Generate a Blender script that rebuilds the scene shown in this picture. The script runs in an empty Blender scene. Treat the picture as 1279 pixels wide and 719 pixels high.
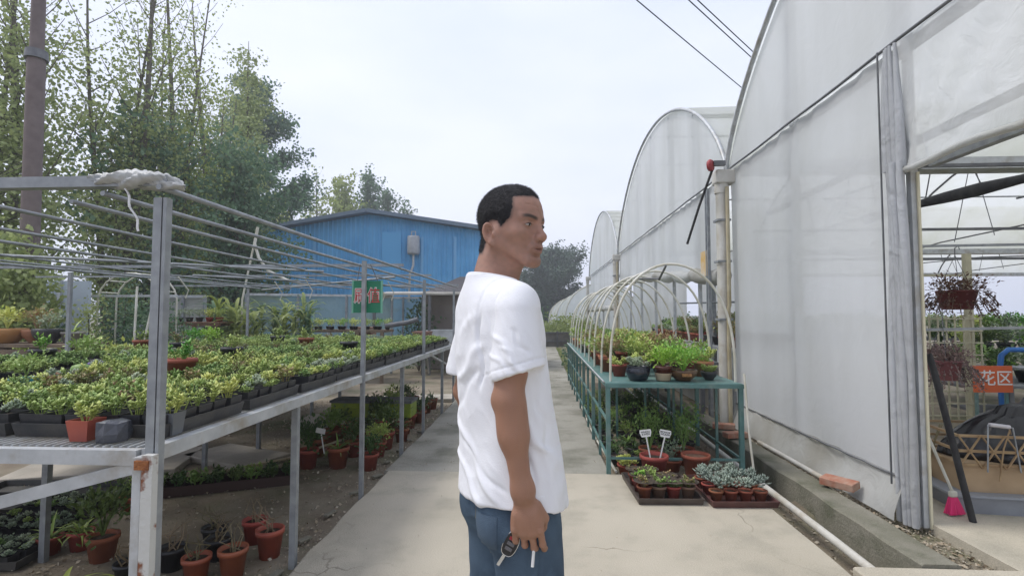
import bpy, math, random
import numpy as np
from mathutils import Vector, Matrix, Euler, noise as mnoise
R = math.radians
rnd = random.Random(7)
nrng = np.random.default_rng(11)
scene = bpy.context.scene
col = scene.collection

# ---------------------------------------------------------------- camera, world, sun, exposure
cam_d = bpy.data.cameras.new('camera'); cam = bpy.data.objects.new('camera', cam_d); col.objects.link(cam)
cam.location = (0, 0, 1.34)
cam.rotation_euler = (R(92.9), 0, R(3.1))
cam_d.sensor_width = 36; cam_d.lens = 36*650/1279
cam_d.clip_start = .05; cam_d.clip_end = 1500
scene.camera = cam
scene.render.resolution_x = 1024; scene.render.resolution_y = 575
scene.view_settings.view_transform = 'Standard'; scene.view_settings.look = 'None'
scene.view_settings.gamma = 1; scene.view_settings.exposure = 0.50
scene.cycles.use_denoising = True
scene.cycles.max_bounces = 8; scene.cycles.diffuse_bounces = 3; scene.cycles.transparent_max_bounces = 16
scene.cycles.transmission_bounces = 6; scene.cycles.sample_clamp_indirect = 6
scene.cycles.caustics_reflective = False; scene.cycles.caustics_refractive = False

SUN_EL, SUN_AZ = 57, -84          # azimuth measured from +Y (ahead) towards +X
world = bpy.data.worlds.new('World'); scene.world = world; world.use_nodes = True
wt = world.node_tree; wt.nodes.clear()
def wn(t, **k):
    n = wt.nodes.new(t)
    for a, b in k.items(): setattr(n, a, b)
    return n
sky = wn('ShaderNodeTexSky', sky_type='NISHITA', sun_disc=False, sun_elevation=R(SUN_EL), sun_rotation=R(SUN_AZ), dust_density=4.0, air_density=1.2)
skm = wn('ShaderNodeMix', data_type='RGBA', blend_type='MULTIPLY'); skm.inputs[0].default_value = 1
skm.inputs[7].default_value = (.10, .10, .10, 1)
wt.links.new(sky.outputs[0], skm.inputs[6])
tc = wn('ShaderNodeTexCoord'); mp = wn('ShaderNodeMapping'); mp.inputs['Scale'].default_value = (1.1, 1.1, 3.2)
wt.links.new(tc.outputs['Generated'], mp.inputs[0])
nz = wn('ShaderNodeTexNoise'); nz.inputs['Scale'].default_value = 1.5; nz.inputs['Detail'].default_value = 5; nz.inputs['Roughness'].default_value = .5
wt.links.new(mp.outputs[0], nz.inputs[0])
cr = wn('ShaderNodeValToRGB'); cr.color_ramp.elements[0].position = .35; cr.color_ramp.elements[1].position = .66
cr.color_ramp.elements[0].color = (.59, .64, .80, 1); cr.color_ramp.elements[1].color = (.70, .73, .85, 1)
wt.links.new(nz.outputs[0], cr.inputs[0])
mx = wn('ShaderNodeMix', data_type='RGBA'); mx.inputs[0].default_value = .88
wt.links.new(skm.outputs[2], mx.inputs[6]); wt.links.new(cr.outputs[0], mx.inputs[7])
bg = wn('ShaderNodeBackground'); bg.inputs[1].default_value = 1.08
out = wn('ShaderNodeOutputWorld')
wt.links.new(mx.outputs[2], bg.inputs[0]); wt.links.new(bg.outputs[0], out.inputs[0])

sl = bpy.data.lights.new('sun', 'SUN'); sl.energy = 1.7; sl.angle = R(20); sl.color = (1, .96, .9)
so = bpy.data.objects.new('sun', sl); col.objects.link(so)
so.rotation_euler = (R(90-SUN_EL), 0, R(180-SUN_AZ)); so.location = (0, 0, 30)

# ---------------------------------------------------------------- materials
def mat(name, c, rough=.7, c2=None, nscale=8., spread=.5, bump=0., bscale=60., metal=0., island=None, transl=0., objrand=0., stain=None, sscale=2., spec=.5, coat=0., vcol=None, lo=.35, hi=.65, speck=0., crack=None):
    m = bpy.data.materials.new(name); m.use_nodes = True
    nt = m.node_tree; nt.nodes.clear()
    N = nt.nodes.new; L = nt.links.new
    o = N('ShaderNodeOutputMaterial'); b = N('ShaderNodeBsdfPrincipled')
    b.inputs['Roughness'].default_value = rough; b.inputs['Metallic'].default_value = metal
    b.inputs['Specular IOR Level'].default_value = spec; b.inputs['Coat Weight'].default_value = coat
    tcn = N('ShaderNodeTexCoord'); vec = tcn.outputs['Object']
    cur = None
    def rgb(cc):
        n = N('ShaderNodeRGB'); n.outputs[0].default_value = (*cc[:3], 1); return n.outputs[0]
    def mixc(f, a, b2):
        n = N('ShaderNodeMix'); n.data_type = 'RGBA'
        if isinstance(f, (int, float)): n.inputs[0].default_value = f
        else: L(f, n.inputs[0])
        L(a, n.inputs[6]); L(b2, n.inputs[7]); return n.outputs[2]
    def nois(sc, det=5, ro=.55):
        n = N('ShaderNodeTexNoise'); n.inputs['Scale'].default_value = sc; n.inputs['Detail'].default_value = det
        n.inputs['Roughness'].default_value = ro; L(vec, n.inputs[0]); return n.outputs[0]
    def ramp(f, a, b2):
        n = N('ShaderNodeMapRange'); n.inputs[1].default_value = a; n.inputs[2].default_value = b2; L(f, n.inputs[0]); return n.outputs[0]
    cur = rgb(c)
    if vcol:
        a = N('ShaderNodeAttribute'); a.attribute_name = vcol; cur = a.outputs['Color']
    if c2 is not None: cur = mixc(ramp(nois(nscale), lo, hi), cur, rgb(c2))
    if island:
        g = N('ShaderNodeNewGeometry'); cur = mixc(g.outputs['Random Per Island'], cur, rgb(island))
    if stain is not None:
        cur = mixc(ramp(nois(sscale, 8, .65), .5, .72), cur, rgb(stain))
    if crack is not None:
        vo = N('ShaderNodeTexVoronoi'); vo.feature = 'DISTANCE_TO_EDGE'; vo.inputs['Scale'].default_value = .55
        nn = N('ShaderNodeTexNoise'); nn.inputs['Scale'].default_value = 5; nn.inputs['Detail'].default_value = 6; L(vec, nn.inputs[0])
        ad = N('ShaderNodeMix'); ad.data_type = 'RGBA'; ad.blend_type = 'ADD'; ad.inputs[0].default_value = .22; L(vec, ad.inputs[6]); L(nn.outputs[1], ad.inputs[7]); L(ad.outputs[2], vo.inputs['Vector'])
        cm1 = N('ShaderNodeMapRange'); cm1.inputs[1].default_value = .0; cm1.inputs[2].default_value = .0038; cm1.inputs[3].default_value = 1; cm1.inputs[4].default_value = 0; L(vo.outputs['Distance'], cm1.inputs[0])
        mk = N('ShaderNodeMath'); mk.operation = 'MULTIPLY'; L(cm1.outputs[0], mk.inputs[0]); L(ramp(nois(.9, 3), .53, .66), mk.inputs[1]); cur = mixc(mk.outputs[0], cur, rgb(crack))
    if speck:
        sp = N('ShaderNodeMix'); sp.data_type = 'RGBA'; sp.blend_type = 'MULTIPLY'; sp.inputs[0].default_value = 1
        r2 = N('ShaderNodeMapRange'); r2.inputs[1].default_value = .3; r2.inputs[2].default_value = .7; r2.inputs[3].default_value = 1-speck; r2.inputs[4].default_value = 1+speck*.6
        L(nois(190, 3, .7), r2.inputs[0]); cb = N('ShaderNodeCombineColor')
        for q in range(3): L(r2.outputs[0], cb.inputs[q])
        L(cur, sp.inputs[6]); L(cb.outputs[0], sp.inputs[7]); cur = sp.outputs[2]
    if objrand:
        oi = N('ShaderNodeObjectInfo'); h = N('ShaderNodeHueSaturation')
        mr = N('ShaderNodeMapRange'); mr.inputs[3].default_value = 1-objrand; mr.inputs[4].default_value = 1+objrand
        L(oi.outputs['Random'], mr.inputs[0]); L(mr.outputs[0], h.inputs['Value'])
        mr2 = N('ShaderNodeMapRange'); mr2.inputs[3].default_value = .5+objrand*.12; mr2.inputs[4].default_value = .5-objrand*.12
        L(oi.outputs['Random'], mr2.inputs[0]); L(mr2.outputs[0], h.inputs['Hue'])
        L(cur, h.inputs['Color']); cur = h.outputs[0]
    L(cur, b.inputs['Base Color'])
    if bump:
        bp = N('ShaderNodeBump'); bp.inputs['Strength'].default_value = bump; bp.inputs['Distance'].default_value = .01
        L(nois(bscale, 6, .6), bp.inputs['Height']); L(bp.outputs[0], b.inputs['Normal'])
    sh = b.outputs[0]
    if transl:
        t = N('ShaderNodeBsdfTranslucent'); L(cur, t.inputs[0]); ms = N('ShaderNodeMixShader'); ms.inputs[0].default_value = transl
        L(sh, ms.inputs[1]); L(t.outputs[0], ms.inputs[2]); sh = ms.outputs[0]
    L(sh, o.inputs[0])
    m.use_backface_culling = False
    return m

def film_mat(name, c=(.78, .8, .82), transp=.12, trl=.45, dirt=(.5, .5, .46), bump=.25, stripes=True):
    m = bpy.data.materials.new(name); m.use_nodes = True
    nt = m.node_tree; nt.nodes.clear(); N = nt.nodes.new; L = nt.links.new
    o = N('ShaderNodeOutputMaterial'); b = N('ShaderNodeBsdfPrincipled'); b.inputs['Roughness'].default_value = .42
    b.inputs['Specular IOR Level'].default_value = .35
    tcn = N('ShaderNodeTexCoord'); mpn = N('ShaderNodeMapping'); mpn.inputs['Scale'].default_value = (1, 1, .22)
    L(tcn.outputs['Object'], mpn.inputs[0])
    n1 = N('ShaderNodeTexNoise'); n1.inputs['Scale'].default_value = 1.3; n1.inputs['Detail'].default_value = 6; L(mpn.outputs[0], n1.inputs[0])
    n2 = N('ShaderNodeTexNoise'); n2.inputs['Scale'].default_value = 5; n2.inputs['Detail'].default_value = 4; n2.inputs['Distortion'].default_value = 1.2; L(tcn.outputs['Object'], n2.inputs[0])
    mr = N('ShaderNodeMapRange'); mr.inputs[1].default_value = .42; mr.inputs[2].default_value = .8; L(n1.outputs[0], mr.inputs[0])
    mc = N('ShaderNodeMix'); mc.data_type = 'RGBA'; L(mr.outputs[0], mc.inputs[0])
    mc.inputs[6].default_value = (*c, 1); mc.inputs[7].default_value = (*dirt, 1)
    L(mc.outputs[2], b.inputs['Base Color'])
    bp = N('ShaderNodeBump'); bp.inputs['Strength'].default_value = bump; bp.inputs['Distance'].default_value = .03
    L(n2.outputs[0], bp.inputs['Height']); L(bp.outputs[0], b.inputs['Normal'])
    t = N('ShaderNodeBsdfTranslucent'); L(mc.outputs[2], t.inputs[0])
    ms = N('ShaderNodeMixShader'); ms.inputs[0].default_value = trl; L(b.outputs[0], ms.inputs[1]); L(t.outputs[0], ms.inputs[2])
    tr = N('ShaderNodeBsdfTransparent'); ms2 = N('ShaderNodeMixShader'); ms2.inputs[0].default_value = transp
    L(ms.outputs[0], ms2.inputs[1]); L(tr.outputs[0], ms2.inputs[2]); L(ms2.outputs[0], o.inputs[0])
    return m

# ---------------------------------------------------------------- mesh helpers
class MB:
    def __init__(s): s.v = []; s.f = []; s.m = []; s.sm = []
    def add(s, vs, fs, mi=0, smooth=False):
        o = len(s.v); s.v.extend([tuple(v) for v in vs]); s.f.extend([tuple(i+o for i in f) for f in fs])
        s.m.extend([mi]*len(fs)); s.sm.extend([smooth]*len(fs)); return s
    def box(s, c, size, rot=None, mi=0, taper=1.):
        x, y, z = [a/2 for a in size]
        vs = [Vector((a*x*(taper if k < 0 else 1), b*y*(taper if k < 0 else 1), k*z)) for k in (-1, 1) for b in (-1, 1) for a in (-1, 1)]
        if rot is not None:
            rm = Euler(rot).to_matrix(); vs = [rm @ v for v in vs]
        vs = [v+Vector(c) for v in vs]
        return s.add(vs, [(0, 2, 3, 1), (4, 5, 7, 6), (0, 1, 5, 4), (2, 6, 7, 3), (0, 4, 6, 2), (1, 3, 7, 5)], mi)
    def bar(s, a, b, w, h=None, mi=0):
        a = Vector(a); b = Vector(b); h = h or w; d = (b-a); L = d.length
        if L < 1e-6: return s
        d.normalize(); up = Vector((0, 0, 1)) if abs(d.z) < .95 else Vector((0, 1, 0))
        sx = d.cross(up).normalized(); uz = sx.cross(d).normalized(); vs = []
        for p in (a, b):
            for i, j in ((-1, -1), (1, -1), (1, 1), (-1, 1)): vs.append(p+sx*(i*w/2)+uz*(j*h/2))
        return s.add(vs, [(0, 1, 2, 3), (7, 6, 5, 4), (0, 4, 5, 1), (1, 5, 6, 2), (2, 6, 7, 3), (3, 7, 4, 0)], mi)
    def tube(s, pts, r, seg=8, mi=0, caps=True):
        pts = [Vector(p) for p in pts]; n = len(pts); rs = r if isinstance(r, (list, tuple)) else [r]*n
        prev = None; vs = []
        for i, p in enumerate(pts):
            d = (pts[min(i+1, n-1)]-pts[max(i-1, 0)])
            if d.length < 1e-9: d = Vector((0, 0, 1))
            d.normalize()
            if prev is None:
                ref = Vector((0, 0, 1)) if abs(d.z) < .9 else Vector((1, 0, 0)); sx = d.cross(ref).normalized()
            else:
                sx = (prev-d*prev.dot(d)); sx = sx.normalized() if sx.length > 1e-6 else d.orthogonal().normalized()
            prev = sx; uz = d.cross(sx)
            for k in range(seg):
                a = 2*math.pi*k/seg; vs.append(p+sx*(math.cos(a)*rs[i])+uz*(math.sin(a)*rs[i]))
        fs = []
        for i in range(n-1):
            for k in range(seg):
                k2 = (k+1) % seg; fs.append((i*seg+k, i*seg+k2, (i+1)*seg+k2, (i+1)*seg+k))
        s.add(vs, fs, mi, True)
        if caps: s.add([vs[k] for k in range(seg)], [tuple(reversed(range(seg)))], mi); s.add([vs[(n-1)*seg+k] for k in range(seg)], [tuple(range(seg))], mi)
        return s
    def lathe(s, prof, c=(0, 0, 0), seg=20, mi=0, smooth=True):
        vs = []; fs = []
        for r, z in prof:
            for k in range(seg):
                a = 2*math.pi*k/seg; vs.append((c[0]+r*math.cos(a), c[1]+r*math.sin(a), c[2]+z))
        for i in range(len(prof)-1):
            for k in range(seg):
                k2 = (k+1) % seg; fs.append((i*seg+k, i*seg+k2, (i+1)*seg+k2, (i+1)*seg+k))
        return s.add(vs, fs, mi, smooth)
    def disc(s, r, z, c=(0, 0, 0), seg=20, mi=0):
        return s.add([(c[0]+r*math.cos(2*math.pi*k/seg), c[1]+r*math.sin(2*math.pi*k/seg), c[2]+z) for k in range(seg)], [tuple(range(seg))], mi)
    def grid(s, fn, nu, nv, mi=0, smooth=True):
        vs = [fn(i/nu, j/nv) for j in range(nv+1) for i in range(nu+1)]
        fs = [(j*(nu+1)+i, j*(nu+1)+i+1, (j+1)*(nu+1)+i+1, (j+1)*(nu+1)+i) for j in range(nv) for i in range(nu)]
        return s.add(vs, fs, mi, smooth)
    def mesh(s, name, mats):
        me = bpy.data.meshes.new(name); me.from_pydata(s.v, [], s.f); me.validate(verbose=False) if False else None
        for m in (mats if isinstance(mats, (list, tuple)) else [mats]): me.materials.append(m)
        me.polygons.foreach_set('material_index', s.m); me.polygons.foreach_set('use_smooth', s.sm); me.update(); return me
    def build(s, name, mats, parent=None, loc=None, rz=0, bevel=0):
        return link(name, s.mesh(name, mats), parent, loc, rz, bevel)

def link(name, me, parent=None, loc=None, rz=0, bevel=0):
    o = bpy.data.objects.new(name, me); col.objects.link(o)
    if parent is not None: o.parent = parent
    if loc is not None: o.location = loc
    if rz: o.rotation_euler.z = rz
    if bevel:
        b = o.modifiers.new('bevel', 'BEVEL'); b.width = bevel; b.segments = 2; b.limit_method = 'ANGLE'
    return o
def tag(o, label=None, cat=None, group=None, kind=None):
    if label: o['label'] = label
    if cat: o['category'] = cat
    if group: o['group'] = group
    if kind: o['kind'] = kind
    return o
def thing(name, label, cat, loc=(0, 0, 0), rz=0, group=None):
    o = bpy.data.objects.new(name, None); o.empty_display_size = .05; col.objects.link(o); o.location = loc; o.rotation_euler.z = rz
    return tag(o, label, cat, group)
def dup(src, loc, rz, label, group=None, scale=None):
    r = src.copy(); col.objects.link(r); r.location = loc; r.rotation_euler.z = rz
    if scale: r.scale = (scale,)*3
    r['label'] = label
    if group: r['group'] = group
    for ch in list(src.children):
        c = ch.copy(); col.objects.link(c); c.parent = r
        for g in ch.children:
            d = g.copy(); col.objects.link(d); d.parent = c
    return r
ORD = ['first', 'second', 'third', 'fourth', 'fifth', 'sixth', 'seventh', 'eighth', 'ninth', 'tenth', 'eleventh', 'twelfth', 'thirteenth', 'fourteenth', 'fifteenth', 'sixteenth']

# ---------------------------------------------------------------- leaf makers
def fleshy(mb, base, d, n, L, W, T, curl=.15, mi=0):
    d = d.normalized(); s_ = d.cross(n).normalized(); n = s_.cross(d)
    mid = base+d*(L*.58); tip = base+d*L+n*(L*curl)
    q = base+d*(L*.05)
    mb.add([q, mid+s_*(W/2), mid-s_*(W/2), mid+n*(T*.2), mid-n*T, tip], [(0, 1, 3), (0, 3, 2), (0, 4, 1), (0, 2, 4), (5, 3, 1), (5, 2, 3), (5, 1, 4), (5, 4, 2)], mi, True)
def blade(mb, base, az, el, L, W, droop=.8, seg=4, mi=0, fold=.25):
    p = Vector(base); h = Vector((math.cos(az), math.sin(az), 0)); s_ = Vector((-math.sin(az), math.cos(az), 0)); e = el; vs = []
    for i in range(seg+1):
        t = i/seg; w = W*(.55+.9*t if t < .4 else (1-t)/.6*.91)*.5+.0004
        up = Vector((-h.x*math.sin(e), -h.y*math.sin(e), math.cos(e)))
        vs += [p+s_*w+up*(w*fold), p.copy(), p-s_*w+up*(w*fold)]
        p = p+(h*math.cos(e)+Vector((0, 0, 1))*math.sin(e))*(L/seg); e -= droop/seg*1.6
    fs = []
    for i in range(seg):
        a = i*3; fs += [(a, a+1, a+4, a+3), (a+1, a+2, a+5, a+4)]
    mb.add(vs, fs, mi, True)
def rosette(r, n=22, rad=.05, h=.02, el0=1.2, el1=.25, W=.4, T=.16, L=1., mi=0, mb=None, c=(0, 0, 0)):
    mb = mb or MB()
    for i in range(n):
        t = i/(n-1); az = i*2.39996+r.uniform(-.15, .15); el = el1+(el0-el1)*(1-t)+r.uniform(-.12, .12)
        ll = rad*(.45+.6*t)*L*r.uniform(.85, 1.1)
        d = Vector((math.cos(az)*math.cos(el), math.sin(az)*math.cos(el), math.sin(el)))
        fleshy(mb, Vector(c)+Vector((0, 0, h*(1-.6*t))), d, Vector((0, 0, 1)) if el < 1.3 else Vector((-math.cos(az), -math.sin(az), .2)), ll, ll*W, ll*T, .12, mi)
    return mb
def sprigs(r, n=9, rad=.05, h=.06, per=7, L=.022, W=.6, mi=0, mb=None, thin=.25, c=(0, 0, 0), top=1.4):
    """short stems each carrying a loose whorl of leaves"""
    mb = mb or MB(); c = Vector(c)
    for k in range(n):
        az = r.uniform(0, 6.283); rr = rad*math.sqrt(r.random())
        b = c+Vector((math.cos(az)*rr*.35, math.sin(az)*rr*.35, 0)); tp = c+Vector((math.cos(az)*rr, math.sin(az)*rr, h*r.uniform(.55, 1.1)))
        mb.tube([b, (b+tp)/2+Vector((0, 0, h*.1)), tp], [L*.09, L*.07, L*.05], 3, mi, False)
        for j in range(per):
            t = j/per; p = b.lerp(tp, .45+.55*t); a2 = j*2.4+az; el = r.uniform(.0, top)*(.4+.6*t)
            d = Vector((math.cos(a2)*math.cos(el), math.sin(a2)*math.cos(el), math.sin(el))); ll = L*r.uniform(.7, 1.25)
            fleshy(mb, p, d, Vector((0, 0, 1)) if el < 1.2 else Vector((-d.y, d.x, .3)), ll, ll*W, ll*thin*.4, r.uniform(-.1, .25), mi)
    return mb
def bush(r, n=260, rad=.12, h=.16, L=.03, W=.55, mi=0, mb=None, c=(0, 0, .02), stems=7, smi=None, hollow=.3):
    mb = mb or MB(); c = Vector(c); smi = mi if smi is None else smi; tips = []
    for k in range(stems):
        az = 6.283*k/stems+r.uniform(-.3, .3); rr = rad*r.uniform(.3, .8)
        tp = c+Vector((math.cos(az)*rr, math.sin(az)*rr, h*r.uniform(.5, .95))); tips.append(tp)
        mb.tube([c, c.lerp(tp, .5)+Vector((0, 0, h*.12)), tp], [L*.16, L*.12, L*.06], 4, smi, False)
    for i in range(n):
        tp = tips[i % stems]; q = tp+Vector((r.gauss(0, rad*.30), r.gauss(0, rad*.30), r.gauss(0, h*.2)))
        if q.z < c.z: q.z = c.z+abs(q.z-c.z)*.3
        o = (q-c); o.z *= .7; d = (o.normalized()+Vector((r.gauss(0, .6), r.gauss(0, .6), r.gauss(0, .5)))).normalized(); ll = L*r.uniform(.6, 1.25)
        s_ = d.cross(Vector((r.gauss(0, .3), r.gauss(0, .3), 1))).normalized(); nn = s_.cross(d)
        mb.add([q, q+d*(ll*.5)+s_*(ll*W/2), q+d*(ll*.5)-nn*(ll*.08), q+d*(ll*.5)-s_*(ll*W/2), q+d*ll], [(0, 1, 2), (0, 2, 3), (1, 4, 2), (2, 4, 3)], mi)
    return mb
def strap(r, n=16, L=.16, W=.016, el=(.5, 1.3), droop=.9, mi=0, mb=None, c=(0, 0, 0)):
    mb = mb or MB()
    for k in range(n): blade(mb, Vector(c), r.uniform(0, 6.283), r.uniform(*el), L*r.uniform(.6, 1.1), W, droop*r.uniform(.6, 1.3), 5, mi)
    return mb
def np_leaves(P, D, S, W, name, m, rng):
    """many flat rhombic leaves as one mesh: P centres, D directions, S sizes"""
    n = len(P); D = D/np.linalg.norm(D, axis=1)[:, None]
    rr = rng.normal(size=(n, 3)); s_ = np.cross(D, rr); s_ /= np.linalg.norm(s_, axis=1)[:, None]
    S = S[:, None]; v = np.stack([P-D*S*.5, P+s_*S*W*.5, P+D*S*.5, P-s_*S*W*.5], 1).reshape(-1, 3)
    me = bpy.data.meshes.new(name); me.vertices.add(n*4); me.loops.add(n*4); me.polygons.add(n)
    me.vertices.foreach_set('co', v.astype(np.float32).ravel()); me.loops.foreach_set('vertex_index', np.arange(n*4, dtype=np.int32))
    me.polygons.foreach_set('loop_start', np.arange(0, n*4, 4, dtype=np.int32)); me.polygons.foreach_set('loop_total', np.full(n, 4, dtype=np.int32))
    me.materials.append(m); me.update(); return me
def merged(name, items, mats, kind='stuff'):
    """items: list of (MB, Matrix, {mi:mi}) merged in one mesh"""
    big = MB()
    for mb, mtx, mm in items:
        a = np.array(mb.v) @ np.array(mtx.to_3x3()).T+np.array(mtx.translation)
        o = len(big.v); big.v.extend(map(tuple, a)); big.f.extend([tuple(i+o for i in f) for f in mb.f])
        big.m.extend([mm.get(x, x) for x in mb.m]); big.sm.extend(mb.sm)
    return big.build(name, mats)
# ---------------------------------------------------------------- shared materials
M = {}
M['soil'] = mat('soil', (.185, .15, .108), .95, (.27, .235, .175), 3., bump=.9, bscale=45, stain=(.10, .12, .05), sscale=1.3)
M['concrete'] = mat('concrete', (.50, .455, .365), .85, (.42, .38, .30), 1.1, bump=.5, bscale=120, stain=(.35, .325, .26), sscale=2.2, speck=.26, crack=(.13, .115, .085))
M['concrete_old'] = mat('concrete_old', (.36, .345, .295), .9, (.26, .25, .205), 1.6, bump=.6, bscale=80, stain=(.15, .15, .11), sscale=1.6, speck=.28, crack=(.09, .085, .06))
M['kerb'] = mat('kerb_concrete', (.25, .235, .19), .95, (.17, .165, .12), 3, bump=.8, bscale=50, stain=(.075, .085, .045), sscale=2.6, speck=.3)
M['galv'] = mat('galvanised', (.34, .36, .37), .55, (.24, .255, .27), 14, metal=.35, bump=.1, bscale=90)
M['galv_light'] = mat('galvanised_light', (.55, .57, .58), .5, (.42, .44, .45), 9, metal=.25, bump=.12, bscale=60, stain=(.33, .30, .25), sscale=5)
M['rusty'] = mat('rusty_post', (.55, .55, .52), .6, (.20, .07, .03), 9, bump=.5, bscale=50, lo=.50, hi=.56)
M['rust'] = mat('rust', (.22, .075, .028), .9, (.38, .15, .05), 30, bump=.8, bscale=120)
M['black_plastic'] = mat('black_plastic', (.022, .023, .026), .45, (.045, .045, .045), 12, bump=.1, bscale=40)
M['tray_black'] = mat('black_tray', (.03, .032, .036), .5, (.075, .072, .065), 6, bump=.15, bscale=60)
M['terracotta'] = mat('terracotta', (.30, .085, .045), .75, (.22, .06, .035), 9, bump=.15, bscale=60, objrand=.15)
M['red_pot'] = mat('red_plastic_pot', (.40, .095, .055), .5, (.30, .075, .05), 9, objrand=.12)
M['peat'] = mat('potting_soil', (.035, .025, .018), .95, (.08, .06, .04), 60, bump=1., bscale=120)
M['white_pipe'] = mat('white_pvc', (.62, .61, .57), .4, (.48, .46, .40), 3, stain=(.36, .30, .21), sscale=2.5)
M['white_hoop'] = mat('white_hoop', (.68, .67, .60), .45, (.52, .50, .40), 6)
M['film'] = film_mat('greenhouse_film', (.86, .88, .90), .07, .60, (.70, .715, .71))
M['film_roof'] = film_mat('roof_film', (.82, .84, .80), .24, .68, (.68, .70, .58))
M['film_clear'] = film_mat('loose_film', (.82, .84, .85), .24, .5, (.62, .61, .54), .7)
M['film_dirty'] = film_mat('dirty_film', (.60, .61, .59), .10, .35, (.30, .27, .20), .7)
M['teal'] = mat('teal_metal', (.105, .22, .205), .5, (.075, .165, .155), 7, bump=.1, bscale=80, stain=(.20, .26, .23), sscale=4)
M['steel_dark'] = mat('dark_steel', (.10, .105, .115), .6, (.16, .165, .17), 8)
M['blk'] = mat('black_cloth', (.015, .015, .017), .8, (.04, .04, .04), 12)
M['bark'] = mat('bark', (.17, .15, .12), .95, (.10, .09, .07), 12, bump=.8, bscale=40)
M['wood'] = mat('weathered_wood', (.20, .15, .10), .85, (.12, .09, .065), 10, bump=.4, bscale=60)
M['brick'] = mat('brick_red', (.36, .14, .085), .9, (.42, .28, .21), 14, bump=.6, bscale=80)

# ---------------------------------------------------------------- ground, path, channel
g = MB()
prof = [(-250, -.05), (-60, -.05), (-20, -.05), (-1.2, -.05), (1.60, -.05), (1.64, -.2), (1.96, -.2), (1.99, -.03), (2.6, -.04), (20, -.05), (60, -.05), (250, -.05)]
ys = [-60, 2.5, 60, 400]
ys = [-60, -10, 2.6, 2.605, 25, 60, 500]
vs = []
for y in ys:
    for x, z in prof: vs.append((x, y, z if (2.6 < y < 26 or z > -.1) else -.05))
nP = len(prof)
g.add(vs, [(j*nP+i, j*nP+i+1, (j+1)*nP+i+1, (j+1)*nP+i) for j in range(len(ys)-1) for i in range(nP-1)])
tag(g.build('ground', M['soil']), kind='structure')

def slab(mb, x0, x1, y0, y1, z, th=.12, xf0=None, xf1=None):
    """slab with slightly ragged long edges"""
    n = max(2, int((y1-y0)/.25)); r = random.Random(int(y0*100)); vs = []
    for i in range(n+1):
        y = y0+(y1-y0)*i/n; a = x0+((xf0 or x0)-x0)*i/n+r.uniform(-.012, .012); b = x1+((xf1 or x1)-x1)*i/n+r.uniform(-.008, .008)
        vs += [(a, y, z-th), (a, y, z-.008), (a+.012, y, z), (b-.012, y, z), (b, y, z-.008), (b, y, z-th)]
    fs = []
    for i in range(n):
        for k in range(5): fs.append((i*6+k, i*6+k+1, (i+1)*6+k+1, (i+1)*6+k))
    fs += [(0, 1, 2, 3, 4, 5), tuple(n*6+k for k in (5, 4, 3, 2, 1, 0))]
    mb.add(vs, fs)
p1 = MB(); slab(p1, -1.315, 1.605, -4, -.6, 0); slab(p1, -1.315, 1.607, -.592, 4.485, 0)
tag(p1.build('path', M['concrete']), kind='structure')
p2 = MB(); yy = 4.493
for i, L_ in enumerate((3.4, 3.3, 3.4, 3.6, 4.2)):
    slab(p2, -1.34-.01*i, .585+.012*i, yy, yy+L_-.012, -.004-.002*(i % 2)); yy += L_
tag(p2.build('path_far', M['concrete_old']), kind='structure')
p3 = MB(); slab(p3, 1.612, 2.70, .4, 2.86, .035, .14)
tag(p3.build('channel_crossing_slab', M['concrete']), kind='structure')
p4 = MB(); p4.box((7.5, .6, -.022), (10.1, 8.8, .1))
tag(p4.build('greenhouse_floor', M['concrete']), kind='structure')
kb = MB(); yy = 2.87
for i in range(10):
    L_ = 2.2; slab(kb, 1.965, 2.165, yy, yy+L_-.01, .052-.004*(i % 3), .26); yy += L_
tag(kb.build('channel_kerb', M['kerb']), kind='structure')

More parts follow.
